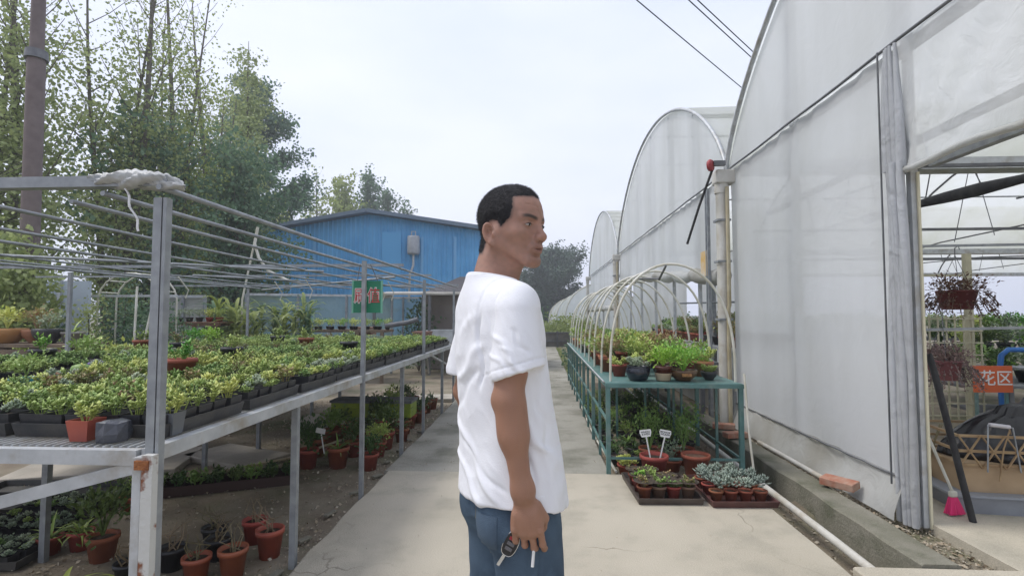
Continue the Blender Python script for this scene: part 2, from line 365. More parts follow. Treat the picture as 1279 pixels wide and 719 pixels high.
# ---------------------------------------------------------------- greenhouses
GX = 2.40
def arch_pt(y0, y1, t, zg=3.155, zr=5.24):
    """t 0..1 along the arch from y0 to y1"""
    a = math.pi*t; yc = (y0+y1)/2; hw = (y1-y0)/2
    return yc-hw*math.cos(a), zg+(zr-zg)*math.sin(a)**1.42
def greenhouse(label, y0, y1, xlen, seed, wall, zg=3.155, zr=5.24, X=GX, fine=True, rib_step=4.0):
    r = random.Random(seed); root = thing('greenhouse', label, 'greenhouse', (X, y0, 0), 0, 'arched film greenhouses in a row')
    W = y1-y0; N = 36 if fine else 16
    A = [arch_pt(0, W, i/N, zg, zr) for i in range(N+1)]
    # gable film, slightly slack
    mb = MB(); nv = 10 if fine else 3; vs = []
    for j in range(nv+1):
        for i in range(N+1):
            y, z = A[i]; zz = zg+(z-zg)*j/nv
            vs.append((.012*math.sin(3.1*y+zz*2+seed)*math.sin(math.pi*j/nv)-.0, y, zz))
    mb.add(vs, [(j*(N+1)+i, j*(N+1)+i+1, (j+1)*(N+1)+i+1, (j+1)*(N+1)+i) for j in range(nv) for i in range(N)], 0, True)
    mb.build('gable_film', M['film'], root)
    # roof shell
    mb = MB(); mb.grid(lambda u, v: (-.06+v*(xlen+.06), A[int(round(u*N))][0], A[int(round(u*N))][1]+.03+.012*math.sin(v*xlen*1.57)**2), N, 24 if fine else 4)
    mb.build('roof_film', M['film_roof'], root)
    mb = MB(); mb.tube([(-.045, y, z+.012) for y, z in A], .028, 6); mb.build('edge_arch', M['galv_light'], root)
    # seam rail between gable and wall film
    mb = MB(); mb.tube([(-.03, t*W, zg+.004*math.sin(t*40)) for t in [i/30 for i in range(31)]], .011, 6); mb.build('seam_rope', M['steel_dark'], root)
    mb = MB(); mb.bar((.06, 0, zg-.03), (.06, W, zg-.03), .06); mb.build('tie_beam', M['galv'], root)
    # gable studs
    for k in range(1, int(W/1.55)+1):
        y = k*W/(int(W/1.55)+1); t = math.acos(max(-1, min(1, 1-2*y/W)))/math.pi; zt = arch_pt(0, W, t, zg, zr)[1]-.04
        z0 = 0 if not (wall == 'door' and -2.75 < y+y0-.0 < 3.75) else zg
        mb = MB(); mb.bar((.07, y, z0), (.07, y, zt), .05); mb.build('gable_stud', M['galv_light'], root)
    # inner ribs, bottom chords and struts
    xs = [rib_step*(i+1) for i in range(int(xlen/rib_step))]
    for k, x in enumerate(xs[:6]):
        mb = MB(); mb.tube([(x, y, z-.04) for y, z in A[::2]], .028, 5)
        ch = [(x, W*i/12, zg-.55+.0*i) for i in range(13)]
        mb.tube([(x, 0, zg-.1), (x, W*.2, zg+.05), (x, W*.5, zg+.12), (x, W*.8, zg+.05), (x, W, zg-.1)], .018, 5)
        for q in range(1, 8):
            y = W*q/8; t = math.acos(1-2*y/W)/math.pi; zt = arch_pt(0, W, t, zg, zr)[1]
            mb.tube([(x, y, zg), (x, y+(.5 if q % 2 else -.5), zt-.1)], .012, 4)
        mb.build('roof_rib', M['steel_dark'], root)
        mb = MB(); mb.bar((x, 0, 0), (x, 0, zg+.1), .09); mb.build('inner_post', M['galv_light'], root)
    for q in (1, 2, 3, 4, 5):
        y = W*q/6; t = math.acos(1-2*y/W)/math.pi; zt = arch_pt(0, W, t, zg, zr)[1]-.07
        mb = MB(); mb.tube([(0, y, zt), (xlen, y, zt)], .02, 5); mb.build('purlin', M['galv'], root)
    mb = MB(); mb.box((xlen/2+.12, W, zg+.02), (xlen-.1, .26, .14)); mb.build('gutter', M['galv_light'], root)
    mb = MB(); mb.grid(lambda u, v: (xlen, u*W, v*zg), 6, 4); mb.build('back_wall_film', M['film'], root)
    return root

def wallfilm(root, ya, yb, za, zb, name='wall_film', m=None, x=0., sag=.012, seed=1, nu=None, bottom_out=0., topfn=None, botfn=None, off=0, fan=None):
    r = random.Random(seed); nu = nu or max(6, int((yb-ya)*14)); nv = max(5, int((zb-za)*12)); ph = [r.uniform(0, 6.28) for _ in range(8)]
    def fn(u, v):
        y = ya+(yb-ya)*u; lo_ = botfn(u) if botfn else za; hi_ = topfn(u) if topfn else zb; z = lo_+(hi_-lo_)*v
        e = math.sin(math.pi*v)**.5 if 0 < v < 1 else 0
        dx = sag*e*(math.sin(2.3*y+ph[0]+.5*z)+.5*math.sin(5.1*y-1.7*z+ph[1])+.25*math.sin(11*y+3.3*z+ph[2]))
        dx += (1-v)**2*0-bottom_out*(1-v)**1.4
        # drag creases hanging from the top edge
        if fan: aa = math.atan2(z-2.2, fan-y); dd_ = math.hypot(z-2.2, fan-y); dx += (.030*math.sin(aa*19)+.012*math.sin(aa*47+dd_*3))*math.exp(-dd_*.9)*min(1, dd_*4)*min(1, (hi_-z)*6)
        dx += .017*max(0, 1-(hi_-z)*1.6)*math.sin(19*y+4*z+ph[3])*abs(math.sin(2.2*y+ph[4]))
        return (x+dx+off, y, z)
    mb = MB(); mb.grid(fn, nu, nv); return mb.build(name, m or M['film'], root)

G1 = greenhouse('nearest tall arched greenhouse with grey film wall and open doorway', -2.60, 6.64, 24, 1, 'door')
G2 = greenhouse('second arched greenhouse behind the hooped bench with rolled up side film', 6.64, 15.9, 24, 2, 'roll')
G3 = greenhouse('third arched greenhouse in the row with white downpipe at its near corner', 15.9, 25.1, 24, 3, 'plain')
def Y1(y): return y+2.60
# near greenhouse: wall film, lower skirt, door header, folded door curtain
wallfilm(G1, Y1(3.60), Y1(6.56), .262, 3.14, seed=4)
wallfilm(G1, Y1(3.56), Y1(6.50), .01, .275, 'skirt_film', M['film_dirty'], -.02, .02, 5, bottom_out=.10, nu=70)
mb = MB(); mb.tube([(-.035, Y1(3.6)+i*.1, .268+.003*math.sin(i*1.9)) for i in range(30)], .008, 5); mb.build('skirt_rope', M['steel_dark'], G1)
wallfilm(G1, Y1(-2.55), Y1(3.52), 2.28, 3.14, 'door_header_film', M['film_clear'], -.025, .022, 6, fan=Y1(3.5), nu=150, topfn=lambda u: 3.14, botfn=lambda u: 2.285+.012*math.sin(u*50))
mb = MB(); mb.tube([(-.03, Y1(-2.5)+i*.12, 2.285+.012*math.sin((i*.12+.05)/6.07*50)) for i in range(51)], .022, 6); mb.build('header_hem', M['film_dirty'], G1)
wallfilm(G1, Y1(-2.55), Y1(.1), .0, 2.3, 'wall_film', M['film'], 0, .012, 8)
mb = MB()
for k in range(7):
    y = Y1(3.475)+k*.0215; ph = k*1.7
    mb.tube([(-.045+.016*math.sin(ph)+.012*math.sin(z*2.1+ph), y+.012*math.sin(z*3+ph), z) for z in [i*.25*3.0/3 for i in range(0, 10)]+[2.34]], [.021+.006*math.sin(ph+i) for i in range(11)], 6)
mb.build('gathered_curtain', film_mat('gathered_film', (.68, .70, .73), .12, .45, (.48, .48, .46), .8), G1)
mb = MB()
for k in range(4):
    y = Y1(3.50)+k*.035
    mb.tube([(-.045+.008*math.sin(z*3+k), y+.01*math.sin(z*2.2+k), z) for z in [2.3, 2.5, 2.75, 3.0, 3.14]], [.03, .028, .024, .016, .01], 6)
mb.build('gathered_curtain', bpy.data.materials['gathered_film'], G1)
mb = MB(); mb.bar((-.075, Y1(3.645), .22), (-.075, Y1(3.635), 3.14), .009); mb.build('curtain_cord', M['steel_dark'], G1)
mb = MB(); mb.bar((.03, Y1(3.50), 0), (.03, Y1(3.50), 3.12), .045); mb.build('door_post', M['galv_light'], G1)
mb = MB(); mb.bar((.045, Y1(3.468), 0), (.045, Y1(3.468), 2.26), .014); mb.build('door_post', mat('cream_post', (.62, .58, .42), .6), G1)
mb = MB(); mb.bar((.09, Y1(-2.5), 2.30), (.09, Y1(3.4), 2.30), .05); mb.build('door_lintel', M['galv'], G1)
for yq in (5.10,):
    mb = MB(); mb.bar((.05, Y1(yq), 0), (.05, Y1(yq), 4.5), .045); mb.build('gable_stud', M['galv_light'], G1)
# interior cross members of the near greenhouse close behind the film
for (a, b, w) in (((.35, Y1(6.4), 2.55), (.35, Y1(3.0), 2.62), .05), ((.12, Y1(6.5), 1.15), (.12, Y1(5.1), 1.15), .04)):
    mb = MB(); mb.bar(a, b, w); mb.build('inner_rail', M['steel_dark'], G1)
# second greenhouse: upper wall film, rolled film with cloth bulges, side film
def Y2(y): return y-6.64
wallfilm(G2, .10, 9.2, 1.95, 3.14, seed=9, botfn=lambda u: 1.86+.40*math.sin(min(1, u*1.15)*math.pi*.5), sag=.02)
mb = MB(); rr = random.Random(3)
pts = []; rad = []
for i in range(60):
    u = i/59; y = .15+u*8.9; z = 1.84+.40*math.sin(min(1, u*1.15)*math.pi*.5)-.05*abs(math.sin(u*23)); pts.append((-.05, y, z)); rad.append(.07+.045*abs(math.sin(u*31+1))*(1-u*.6))
mb.tube(pts, rad, 9); mb.build('rolled_film', M['film_dirty'], G2)
for y in (1.3, 1.62):
    mb = MB(); mb.bar((.3, y, 0), (.3, y, 3.1), .05 if y > 1.5 else .08); mb.build('inner_post', M['galv'], G2)
wallfilm(G2, 0.05, 9.2, 0, .7, 'skirt_film', M['film_dirty'], 0, .02, 10)
mb = MB(); mb.grid(lambda u, v: (2.4+.01*math.sin(u*30), 3.2+u*6, v*2.9), 40, 6); mb.build('inner_curtain', M['film'], G2)
mb = MB(); mb.tube([(.25, .05, 1.5), (.25, 3.4, 1.55)], .015, 5); mb.build('inner_rail', M['galv'], G2)
wallfilm(G3, .08, 9.1, 1.6, 3.14, seed=12)
wallfilm(G3, .08, 9.1, 0., .6, 'skirt_film', M['film_dirty'], 0, .02, 13)
mb = MB(); mb.tube([(-.05, .1+i*.45, 1.58-.05*abs(math.sin(i*1.3))) for i in range(21)], [.07+.03*abs(math.sin(i*2.1)) for i in range(21)], 8); mb.build('rolled_film', M['film_dirty'], G3)
mb = MB(); mb.grid(lambda u, v: (2.0, u*9, v*2.9), 20, 6); mb.build('inner_curtain', M['film'], G3)
# low white film tunnels further along the path
for i, (x, y, w, h, L_, lab) in enumerate(((2.5, 30.5, 4.4, 3.15, 9, 'white arched film tunnel just past the third greenhouse'), (2.3, 40., 4.6, 3.0, 10, 'smaller pale film tunnel farther along, beside the round dark tree'), (2.0, 50., 4.6, 2.9, 10, 'farthest low film tunnel at the foot of the dark tree'))):
    t = thing('film_tunnel', lab, 'tunnel', (x, y, 0), 0, 'low film tunnels beyond the greenhouses')
    def arc(u, W=w, H=h): a = math.pi*u; return (W/2-W/2*math.cos(a), H*math.sin(a)**.6)
    m_ = MB(); m_.grid(lambda u, v: (arc(u)[0]-1.1+.0, v*L_, max(.02, arc(u)[1])), 22, 6); m_.build('tunnel_film', M['film_roof'], t)
    m_ = MB(); pr = [arc(k/22) for k in range(23)]
    m_.add([(a-1.1, 0, max(.02, b)) for a, b in pr]+[(a-1.1, 0, 0.0) for a, b in pr], [(k, k+1, 24+k, 23+k) for k in range(22)]); m_.build('end_film', M['film'], t)
    m_ = MB(); m_.tube([(a-1.1, -.03, max(.02, b)) for a, b in pr], .04, 5); m_.build('end_hoop', M['white_hoop'], t)

# downpipes at the valleys
def downpipe(label, y, extra=True):
    t = thing('downpipe', label, 'downpipe', (2.26, y, 0), 0, 'white downpipes at the greenhouse valleys')
    m_ = MB(); m_.tube([(0, 0, .0), (0, 0, 2.93)], .072, 16); m_.build('main_pipe', M['white_pipe'], t)
    m_ = MB(); m_.tube([(0, 0, 2.84), (0, 0, 2.96)], .084, 16); m_.tube([(0, 0, 1.95), (0, 0, 2.03)], .080, 16); m_.build('pipe_collar', M['white_pipe'], t)
    m_ = MB(); m_.box((.03, 0, 3.04), (.24, .20, .17)); m_.build('rain_head', M['white_pipe'], t, bevel=.02)
    if extra:
        m_ = MB(); m_.tube([(.09, .12, .0), (.09, .12, 3.0)], .035, 10); m_.build('side_pipe', M['white_pipe'], t)
        m_ = MB(); m_.tube([(.02, -.10, .0), (.02, -.10, 1.4), (.03, -.11, 1.45), (.03, -.11, 2.9)], .024, 8); m_.build('side_pipe', mat('stained_pipe', (.48, .43, .30), .6, (.33, .27, .15), 4), t)
        for z in (1.28, 1.99, 2.5):
            m_ = MB(); m_.box((0, 0, z), (.165, .165, .025)); m_.build('pipe_clamp', M['galv'], t)
    return t
downpipe('tall stained white downpipe between the near and second greenhouse', 6.55)
downpipe('white downpipe between the second and third greenhouse, seen through the hoops', 15.7)
downpipe('thin far white downpipe at the end of the third greenhouse', 24.9, False)
# roller handle with red wheel and black crank rod
t = thing('film_winder', 'red plastic film winder with a long black rod hanging by the downpipe top', 'winder', (2.12, 6.42, 3.16))
m_ = MB(); m_.lathe([(0, -.025), (.065, -.025), (.078, 0), (.065, .025), (0, .025)], seg=18)
o = m_.build('winder_wheel', mat('red_plastic', (.34, .045, .05), .5), t); o.rotation_euler = (R(90), 0, R(50)); o.location = (-.03, 0, 0)
m_ = MB(); m_.box((.08, .02, .03), (.14, .06, .06)); m_.build('bracket', M['steel_dark'], t)
m_ = MB(); m_.tube([(-.02, -.02, -.07), (-.10, .25, -.45), (-.23, .35, -.92)], .017, 6); m_.build('crank_rod', M['blk'], t)
# steel posts beside the downpipe with the orange patch
t = thing('steel_post', 'thin twin steel post beside the tall downpipe with an orange patch', 'post', (2.22, 6.95, 0))
for dx in (0, .07):
    m_ = MB(); m_.bar((0, dx, 0), (0, dx, 3.0), .035); m_.build('upright', M['galv'], t)
m_ = MB(); m_.box((-.005, .18, 2.02), (.02, .26, .34)); m_.build('orange_patch', mat('orange_film', (.60, .36, .06), .6, (.62, .55, .45), 5), t)

# ---------------------------------------------------------------- blue barn behind
def barn():
    t = thing('blue_barn', 'blue corrugated metal barn with a low gabled roof behind the nursery', 'barn', (-8.05, 24, 0))
    bl = mat('blue_metal', (.09, .36, .68), .5, (.13, .43, .74), .9, stain=(.07, .30, .58), sscale=.6)
    hw = 5.45; ze, zp = 5.22, 6.08
    m_ = MB()
    # corrugated front: trapezoid ribs
    xs = []; x = -hw
    while x < hw:
        for dx, dy in ((0, 0), (.10, 0), (.13, -.04), (.17, -.04), (.20, 0)): xs.append((min(hw, x+dx), dy))
        x += .22
    vs = []
    for x, dy in xs: vs += [(x, dy, 0), (x, dy, ze+(zp-ze)*(1-abs(x)/hw)-.02)]
    m_.add(vs, [(2*i, 2*i+2, 2*i+3, 2*i+1) for i in range(len(xs)-1)])
    m_.build('front_wall', bl, t)
    for s_ in (-1, 1):
        m_ = MB(); m_.box((s_*hw, 10, ze/2-.05), (.08, 20, ze-.1)); m_.build('side_wall', bl, t)
    for s_ in (-1, 1):
        m_ = MB(); L0 = hw+.35
        m_.add([(0, -.45, zp+.0), (s_*L0, -.45, ze-.05), (s_*L0, 20, ze-.05), (0, 20, zp), (0, -.45, zp+.10), (s_*L0, -.45, ze+.05), (s_*L0, 20, ze+.05), (0, 20, zp+.10)], [(0, 1, 2, 3), (4, 7, 6, 5), (0, 4, 5, 1), (1, 5, 6, 2), (2, 6, 7, 3)])
        m_.build('roof', mat('barn_roof', (.13, .20, .26), .6, (.09, .14, .19), 2), t)
    for s_ in (-1, 1):
        m_ = MB(); m_.bar((s_*.02, -.5, zp+.08), (s_*(hw+.38), -.5, ze+.02), .05, .17); m_.build('roof_trim', mat('barn_trim', (.14, .19, .25), .6), t)
    # white flashing panels in the wall
    for x in (-2.6, 2.55, 4.1):
        m_ = MB(); m_.box((x, -.055, 2.6), (.12, .012, 4.7)); m_.build('wall_seam', mat('pale_blue_metal', (.18, .44, .72), .5), t)
    m_ = MB(); m_.box((1.1, -.06, 3.4), (.9, .02, 3.6)); m_.build('wall_panel', mat('light_blue_metal', (.11, .40, .72), .5), t)
    return t
barn()
t = thing('vent_canister', 'grey cylindrical vent hanging on the blue barn wall with a pipe below', 'vent', (-5.86, 23.72, 4.1))
m_ = MB(); m_.lathe([(0, 0), (.27, .02), (.29, .1), (.29, .78), (.27, .86), (0, .90)], seg=20); m_.build('canister', mat('vent_grey', (.42, .44, .46), .5, (.33, .35, .38), 6), t)
m_ = MB(); m_.tube([(-.09, 0, .86), (-.09, 0, 1.08), (.09, 0, 1.08), (.09, 0, .86)], .03, 6); m_.build('hanger', M['galv_light'], t)
m_ = MB(); m_.tube([(0, 0, .02), (0, 0, -.5), (-.16, .02, -.9), (-.2, .05, -2.2)], .055, 8); m_.build('vent_pipe', M['galv_light'], t)
m_ = MB(); m_.bar((0, .0, .5), (0, .28, .5), .06); m_.build('bracket', M['galv'], t)

# ---------------------------------------------------------------- trees
def leafmat(name, c, c2, tr=.35): return mat(name, c, .55, island=c2, transl=tr, c2=tuple(a*.75 for a in c), nscale=.8)
LM = {
 'olive': leafmat('leaf_olive', (.25, .32, .11), (.40, .46, .19), .42),
 'dark': leafmat('leaf_dark', (.095, .185, .11), (.17, .27, .14), .38),
 'far': leafmat('leaf_far_dark', (.035, .08, .045), (.06, .11, .06), .2),
 'blue': leafmat('leaf_bluegreen', (.085, .165, .09), (.16, .25, .13), .38),
 'yellow': leafmat('leaf_yellowgreen', (.24, .32, .08), (.38, .43, .13), .42),
}
def tree(name, label, loc, H, crown_r, base=.18, n=9000, leaf=.11, kind='olive', shape='cone', seed=0, stems=1, sparse=.5, trunk_r=.12, group=None, sig=.35):
    rg = np.random.default_rng(seed); r = random.Random(seed)
    t = thing(name, label, 'tree', loc, 0, group)
    if H > 11 and loc[1] < 19: n = int(n*1.4); leaf *= .88
    tm = MB(); P = []; Dd = []
    for s_ in range(stems):
        ax = Vector((r.uniform(-1, 1), r.uniform(-1, 1), 0))*(crown_r*.45 if stems > 1 else 0); h = H*(1 if s_ == 0 else r.uniform(.72, .95))
        def axis(u): return Vector((ax.x*u**.7+.12*math.sin(u*5+s_), ax.y*u**.7+.10*math.sin(u*4+2*s_), h*u))
        tm.tube([axis(i/9*.955) for i in range(10)], [trunk_r*(1-.93*i/9)/(1 if s_ == 0 else 1.6) for i in range(10)], 7)
        nb = int(30 if shape == 'poplar' else 34)
        for b in range(nb):
            u = base+(1-base)*(b+.5)/nb
            if shape == 'cone': rad = crown_r*(1.12-u)**.75*(1 if u > base+.08 else .7)
            elif shape == 'round': rad = crown_r*math.sin(math.pi*min(1, (u-base*.6)/(1-base*.6)))**.6
            else: rad = crown_r*(.5+.5*math.sin(math.pi*min(1, u*1.05)))*(1 if u < .8 else .7)
            rad *= r.uniform(.6, 1.15)/(1 if stems == 1 else 1.5)
            az = b*2.4+r.uniform(-.5, .5); el = r.uniform(.75, 1.15) if shape == 'poplar' else r.uniform(.25, .8)
            st = axis(u*.93); L_ = rad/math.cos(el)*(.8 if shape == 'poplar' else 1)
            en = st+Vector((math.cos(az)*math.cos(el), math.sin(az)*math.cos(el), math.sin(el)))*L_
            if en.z > h*1.02: en.z = h*1.02
            md = st.lerp(en, .5)+Vector((0, 0, -.05*L_)); tm.tube([st, md, en], [trunk_r*.28*(1.1-u), trunk_r*.18*(1.1-u), .006], 4, 0, False)
            m = max(12, int(n/(nb*stems)*(rad/crown_r+.35)*(1 if u < sparse else max(.10, 1-(u-sparse)*2.5))))
            # leaves gather in small clumps on the limb
            kc = max(3, m//16); cu = rg.uniform(.15, 1.05, kc)
            cs = np.array(st)[None]+(np.array(en)-np.array(st))[None]*cu[:, None]+rg.normal(0, sig*.8, (kc, 3))*np.array([1, 1, .9])*(.3+.7*cu[:, None])
            pick = rg.integers(0, kc, m); pp = cs[pick]+rg.normal(0, sig*.42, (m, 3)); P.append(pp)
            dd = rg.normal(0, 1, (m, 3)); dd[:, 2] -= .35; Dd.append(dd)
    P = np.concatenate(P); Dd = np.concatenate(Dd); P[:, 2] = np.maximum(P[:, 2], .1)
    tm.build('trunk', M['bark'], t)
    link('crown', np_leaves(P, Dd, leaf*rg.uniform(.6, 1.3, len(P)), .75, 'crown', LM[kind], rg), t)
    return t
GT = 'tall trees behind the left nursery benches'
tree('poplar_tree', 'tall loose poplar at the far left behind the utility pole', (-10.6, 9.6, 0), 11.5, 1.9, .1, 16000, .105, 'olive', 'poplar', 1, 3, .45, .14, GT)
tree('poplar_tree', 'sparse poplar with bare upright stems just right of the utility pole', (-10.2, 11.6, 0), 13, 1.7, .1, 17000, .105, 'olive', 'poplar', 2, 3, .35, .13, GT)
tree('poplar_tree', 'thin feathery poplar above the white plastic wrapped frame corner', (-10.0, 13.5, 0), 13.6, 1.6, .08, 16000, .10, 'yellow', 'poplar', 3, 3, .35, .12, GT)
tree('poplar_tree', 'olive poplar between the feathery poplar and the dark pointed tree', (-11.0, 17.0, 0), 12.6, 2.0, .06, 20000, .12, 'olive', 'poplar', 4, 3, .42, .15, GT)
tree('poplar_tree', 'dense grey green poplar touching the dark pointed tree', (-12.1, 20.0, 0), 13.2, 2.0, .06, 20000, .13, 'olive', 'cone', 5, 2, .8, .15, GT)
tree('broadleaf_tree', 'dark pointed broadleaf tree standing left of the blue barn', (-15.4, 27.2, 0), 15.0, 3.6, .08, 46000, .17, 'dark', 'cone', 6, 1, .95, .2, GT, .36)
tree('poplar_tree', 'low leafy poplar filling the left edge under the tall ones', (-11.0, 8.6, 0), 6.4, 2.4, .05, 15000, .11, 'olive', 'round', 7, 2, .9, .12, GT)
tree('broadleaf_tree', 'dark shaded tree behind the white wall panels', (-10.4, 13.0, 0), 7.2, 2.6, .05, 16000, .13, 'dark', 'round', 8, 2, .9, .14, GT, .5)
tree('broadleaf_tree', 'dark leafy tree behind the sagging net panels', (-10.2, 17.0, 0), 7.4, 2.8, .05, 16000, .14, 'dark', 'round', 9, 2, .9, .14, GT, .5)
tree('broadleaf_tree', 'bushy mid green tree between net fence and blue barn edge', (-13.5, 20.5, 0), 7.4, 2.1, .04, 14000, .15, 'blue', 'round', 10, 2, .9, .14, GT, .5)
FT = 'distant trees above the blue barn roof'
tree('poplar_tree', 'pale yellow green poplar rising just left of the barn ridge', (-16.3, 42, 0), 13.5, 2.8, .1, 9000, .28, 'yellow', 'poplar', 11, 2, .9, .2, FT, .6)
tree('poplar_tree', 'loose light poplar between the dark tree and the yellow green one', (-18.6, 42, 0), 14.0, 2.3, .1, 6000, .28, 'olive', 'poplar', 12, 2, .5, .2, FT, .6)
tree('poplar_tree', 'dark narrow poplar over the barn ridge, tallest of the far row', (-15.0, 45, 0), 14.6, 2.2, .1, 9000, .26, 'blue', 'cone', 13, 1, .95, .2, FT, .55)
tree('poplar_tree', 'second narrow poplar right of the barn ridge', (-14.2, 48, 0), 13.6, 2.0, .1, 8000, .26, 'blue', 'cone', 14, 1, .95, .2, FT, .55)
tree('poplar_tree', 'last short poplar at the right end of the far row', (-12.9, 50, 0), 12.0, 1.7, .1, 8000, .26, 'blue', 'cone', 15, 1, .95, .2, FT, .5)
tree('broadleaf_tree', 'round dark tree beyond the path end beside the man', (1.0, 62, 0), 8.9, 4.0, .1, 36000, .27, 'far', 'round', 16, 1, .95, .2, None, .7)
# ---------------------------------------------------------------- plant materials, pots, foliage library
def plantmat(name, c, c2, rough=.5, tr=.12): return mat(name, c, rough, island=c2, transl=tr, objrand=.22)
PM = {
 'lime': plantmat('plant_lime', (.36, .46, .10), (.50, .57, .17)),
 'green': plantmat('plant_green', (.23, .36, .08), (.33, .45, .13)),
 'grey': plantmat('plant_greygreen', (.28, .36, .22), (.38, .44, .31)),
 'blue': plantmat('plant_bluegrey', (.22, .28, .225), (.36, .43, .36)),
 'red': plantmat('plant_red', (.24, .12, .07), (.30, .27, .10)),
 'mix': plantmat('plant_mixed', (.26, .33, .09), (.34, .20, .11)),
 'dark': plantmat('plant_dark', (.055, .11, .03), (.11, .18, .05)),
 'bright': plantmat('plant_bright', (.14, .36, .04), (.27, .50, .07)),
 'dry': plantmat('dry_stem', (.30, .24, .14), (.18, .14, .08)),
 'maroon': plantmat('plant_maroon', (.12, .045, .045), (.20, .10, .07)),
}
lr = random.Random(5)
def pot_mb(r, h, rim=.012, taper=.72, wall=.006, seg=22):
    m_ = MB(); hb = h*.18
    m_.lathe([(0, 0), (r*taper, 0), (r*taper+(r-r*taper)*.82, h-hb), (r+rim*.3, h-hb), (r+rim*.3, h), (r-wall, h), (r-wall-.004, h*.82)], seg=seg)
    return m_
def sqpot_mb(w, h):
    m_ = MB(); a = w/2; b = w*.38; t = .003
    vs = [(-b, -b, 0), (b, -b, 0), (b, b, 0), (-b, b, 0), (-a, -a, h), (a, -a, h), (a, a, h), (-a, a, h), (-a+t, -a+t, h), (a-t, -a+t, h), (a-t, a-t, h), (-a+t, a-t, h), (-a+t+.003, -a+t+.003, h-.012), (a-t-.003, -a+t+.003, h-.012), (a-t-.003, a-t-.003, h-.012), (-a+t+.003, a-t-.003, h-.012)]
    m_.add(vs, [(0, 3, 2, 1)]+[(k, (k+1) % 4, 4+(k+1) % 4, 4+k) for k in range(4)]+[(4+k, 4+(k+1) % 4, 8+(k+1) % 4, 8+k) for k in range(4)]+[(8+k, 8+(k+1) % 4, 12+(k+1) % 4, 12+k) for k in range(4)])
    return m_
_mc = {}
def cm(key, mb, mats):
    if key not in _mc: _mc[key] = mb().mesh(key.split('|')[0], mats)
    return _mc[key]
def potted(name, label, cat, loc, pot, potm, r, h, fol, folm, group=None, rz=0, scale=None, tilt=None):
    """pot, soil and foliage parts under one empty"""
    t = thing(name, label, cat, loc, rz, group)
    link('pot', cm(f'pot|{pot}{r:.3f}{h:.3f}{potm.name}', lambda: (sqpot_mb(r*2, h) if pot == 'sq' else pot_mb(r, h) if pot == 'round' else pot(r, h)), potm), t)
    s_ = MB(); s_.disc(r*.93 if pot != 'sq' else r*.95, h*.84 if pot != 'sq' else h-.012, seg=16 if pot != 'sq' else 4)
    if pot == 'sq': s_ = MB(); s_.add([(-r*.95, -r*.95, h-.013), (r*.95, -r*.95, h-.013), (r*.95, r*.95, h-.013), (-r*.95, r*.95, h-.013)], [(0, 1, 2, 3)])
    link('soil', cm(f'soil|{pot}{r:.3f}{h:.3f}', lambda: s_, M['peat']), t)
    if fol is not None: link('foliage', cm(f'foliage|{fol[0]}{folm.name}', fol[1], folm), t, loc=(0, 0, h*.84))
    if scale: t.scale = (scale,)*3
    if tilt: t.rotation_euler = (*tilt, rz)
    return t
# small tray plants: variants as MB
def small_variant(k):
    r = random.Random(100+k); t = k % 6
    if t == 0: return rosette(r, 20, .05, .035, 1.3, .2, .5, .2)
    if t == 1: return sprigs(r, 9, .048, .06, 7, .026, .62)
    if t == 2: return sprigs(r, 12, .05, .045, 6, .021, .8)
    if t == 3:
        m_ = MB()
        for q in range(4): rosette(r, 13, .032, .03, 1.3, .3, .55, .25, mb=m_, c=(r.uniform(-.03, .03), r.uniform(-.03, .03), r.uniform(.0, .03)))
        return m_
    if t == 4: return sprigs(r, 7, .045, .085, 8, .030, .5)
    return sprigs(r, 10, .055, .055, 7, .024, .7)
SV = [small_variant(k) for k in range(12)]
SVMAT = ['lime', 'lime', 'green', 'lime', 'mix', 'green', 'grey', 'lime', 'lime', 'grey', 'lime', 'green']
LOOK = {0: 'open rosette succulent', 1: 'leafy branching succulent', 2: 'low round leaved succulent', 3: 'clustered rosette succulent', 4: 'upright stemmed succulent', 5: 'bushy small leaved succulent'}
MLOOK = {'lime': 'yellow green', 'green': 'mid green', 'grey': 'grey green', 'blue': 'blue grey', 'mix': 'red tinged green', 'red': 'reddish', 'dark': 'dark green', 'bright': 'bright green'}

# ---------------------------------------------------------------- the long benches and the frame over them
TZ = .885
def bench_top(mb, x0, x1, y0, y1, z):
    n = int((x1-x0)/.03)
    for i in range(n+1): mb.box((x0+(x1-x0)*i/n, (y0+y1)/2, z-.006), (.006, y1-y0, .006))
    n = int((y1-y0)/.04)
    for i in range(n+1): mb.box(((x0+x1)/2, y0+(y1-y0)*i/n, z-.013), (x1-x0, .006, .006))
def nursery_bench(label, x0, x1, y0, y1, legs, z=TZ):
    t = thing('nursery_bench', label, 'bench', (0, 0, 0), 0, 'long galvanised nursery benches')
    m_ = MB(); bench_top(m_, x0+.02, x1-.02, y0+.02, y1-.02, z); m_.build('mesh_top', M['galv_light'], t)
    for a, b in (((x1, y0, z-.03), (x1, y1, z-.03)), ((x0, y0, z-.03), (x0, y1, z-.03)), ((x0, y0-.001, z-.032), (x1-.022, y0-.001, z-.032)), ((x0, y1, z-.032), (x1-.022, y1, z-.032))):
        m_ = MB(); m_.bar(a, b, .035, .05); m_.build('edge_rail', M['galv_light'], t)
    for x, y, w in legs:
        m_ = MB(); m_.bar((x, y, -.05), (x, y, z-.058), w); m_.build('leg', M['galv'], t)
    for y in np.arange(y0+1.2, y1, 1.2):
        m_ = MB(); m_.bar((x0+.02, y, z-.045), (x1-.02, y, z-.045), .03, .035); m_.build('cross_rail', M['galv'], t)
    return t
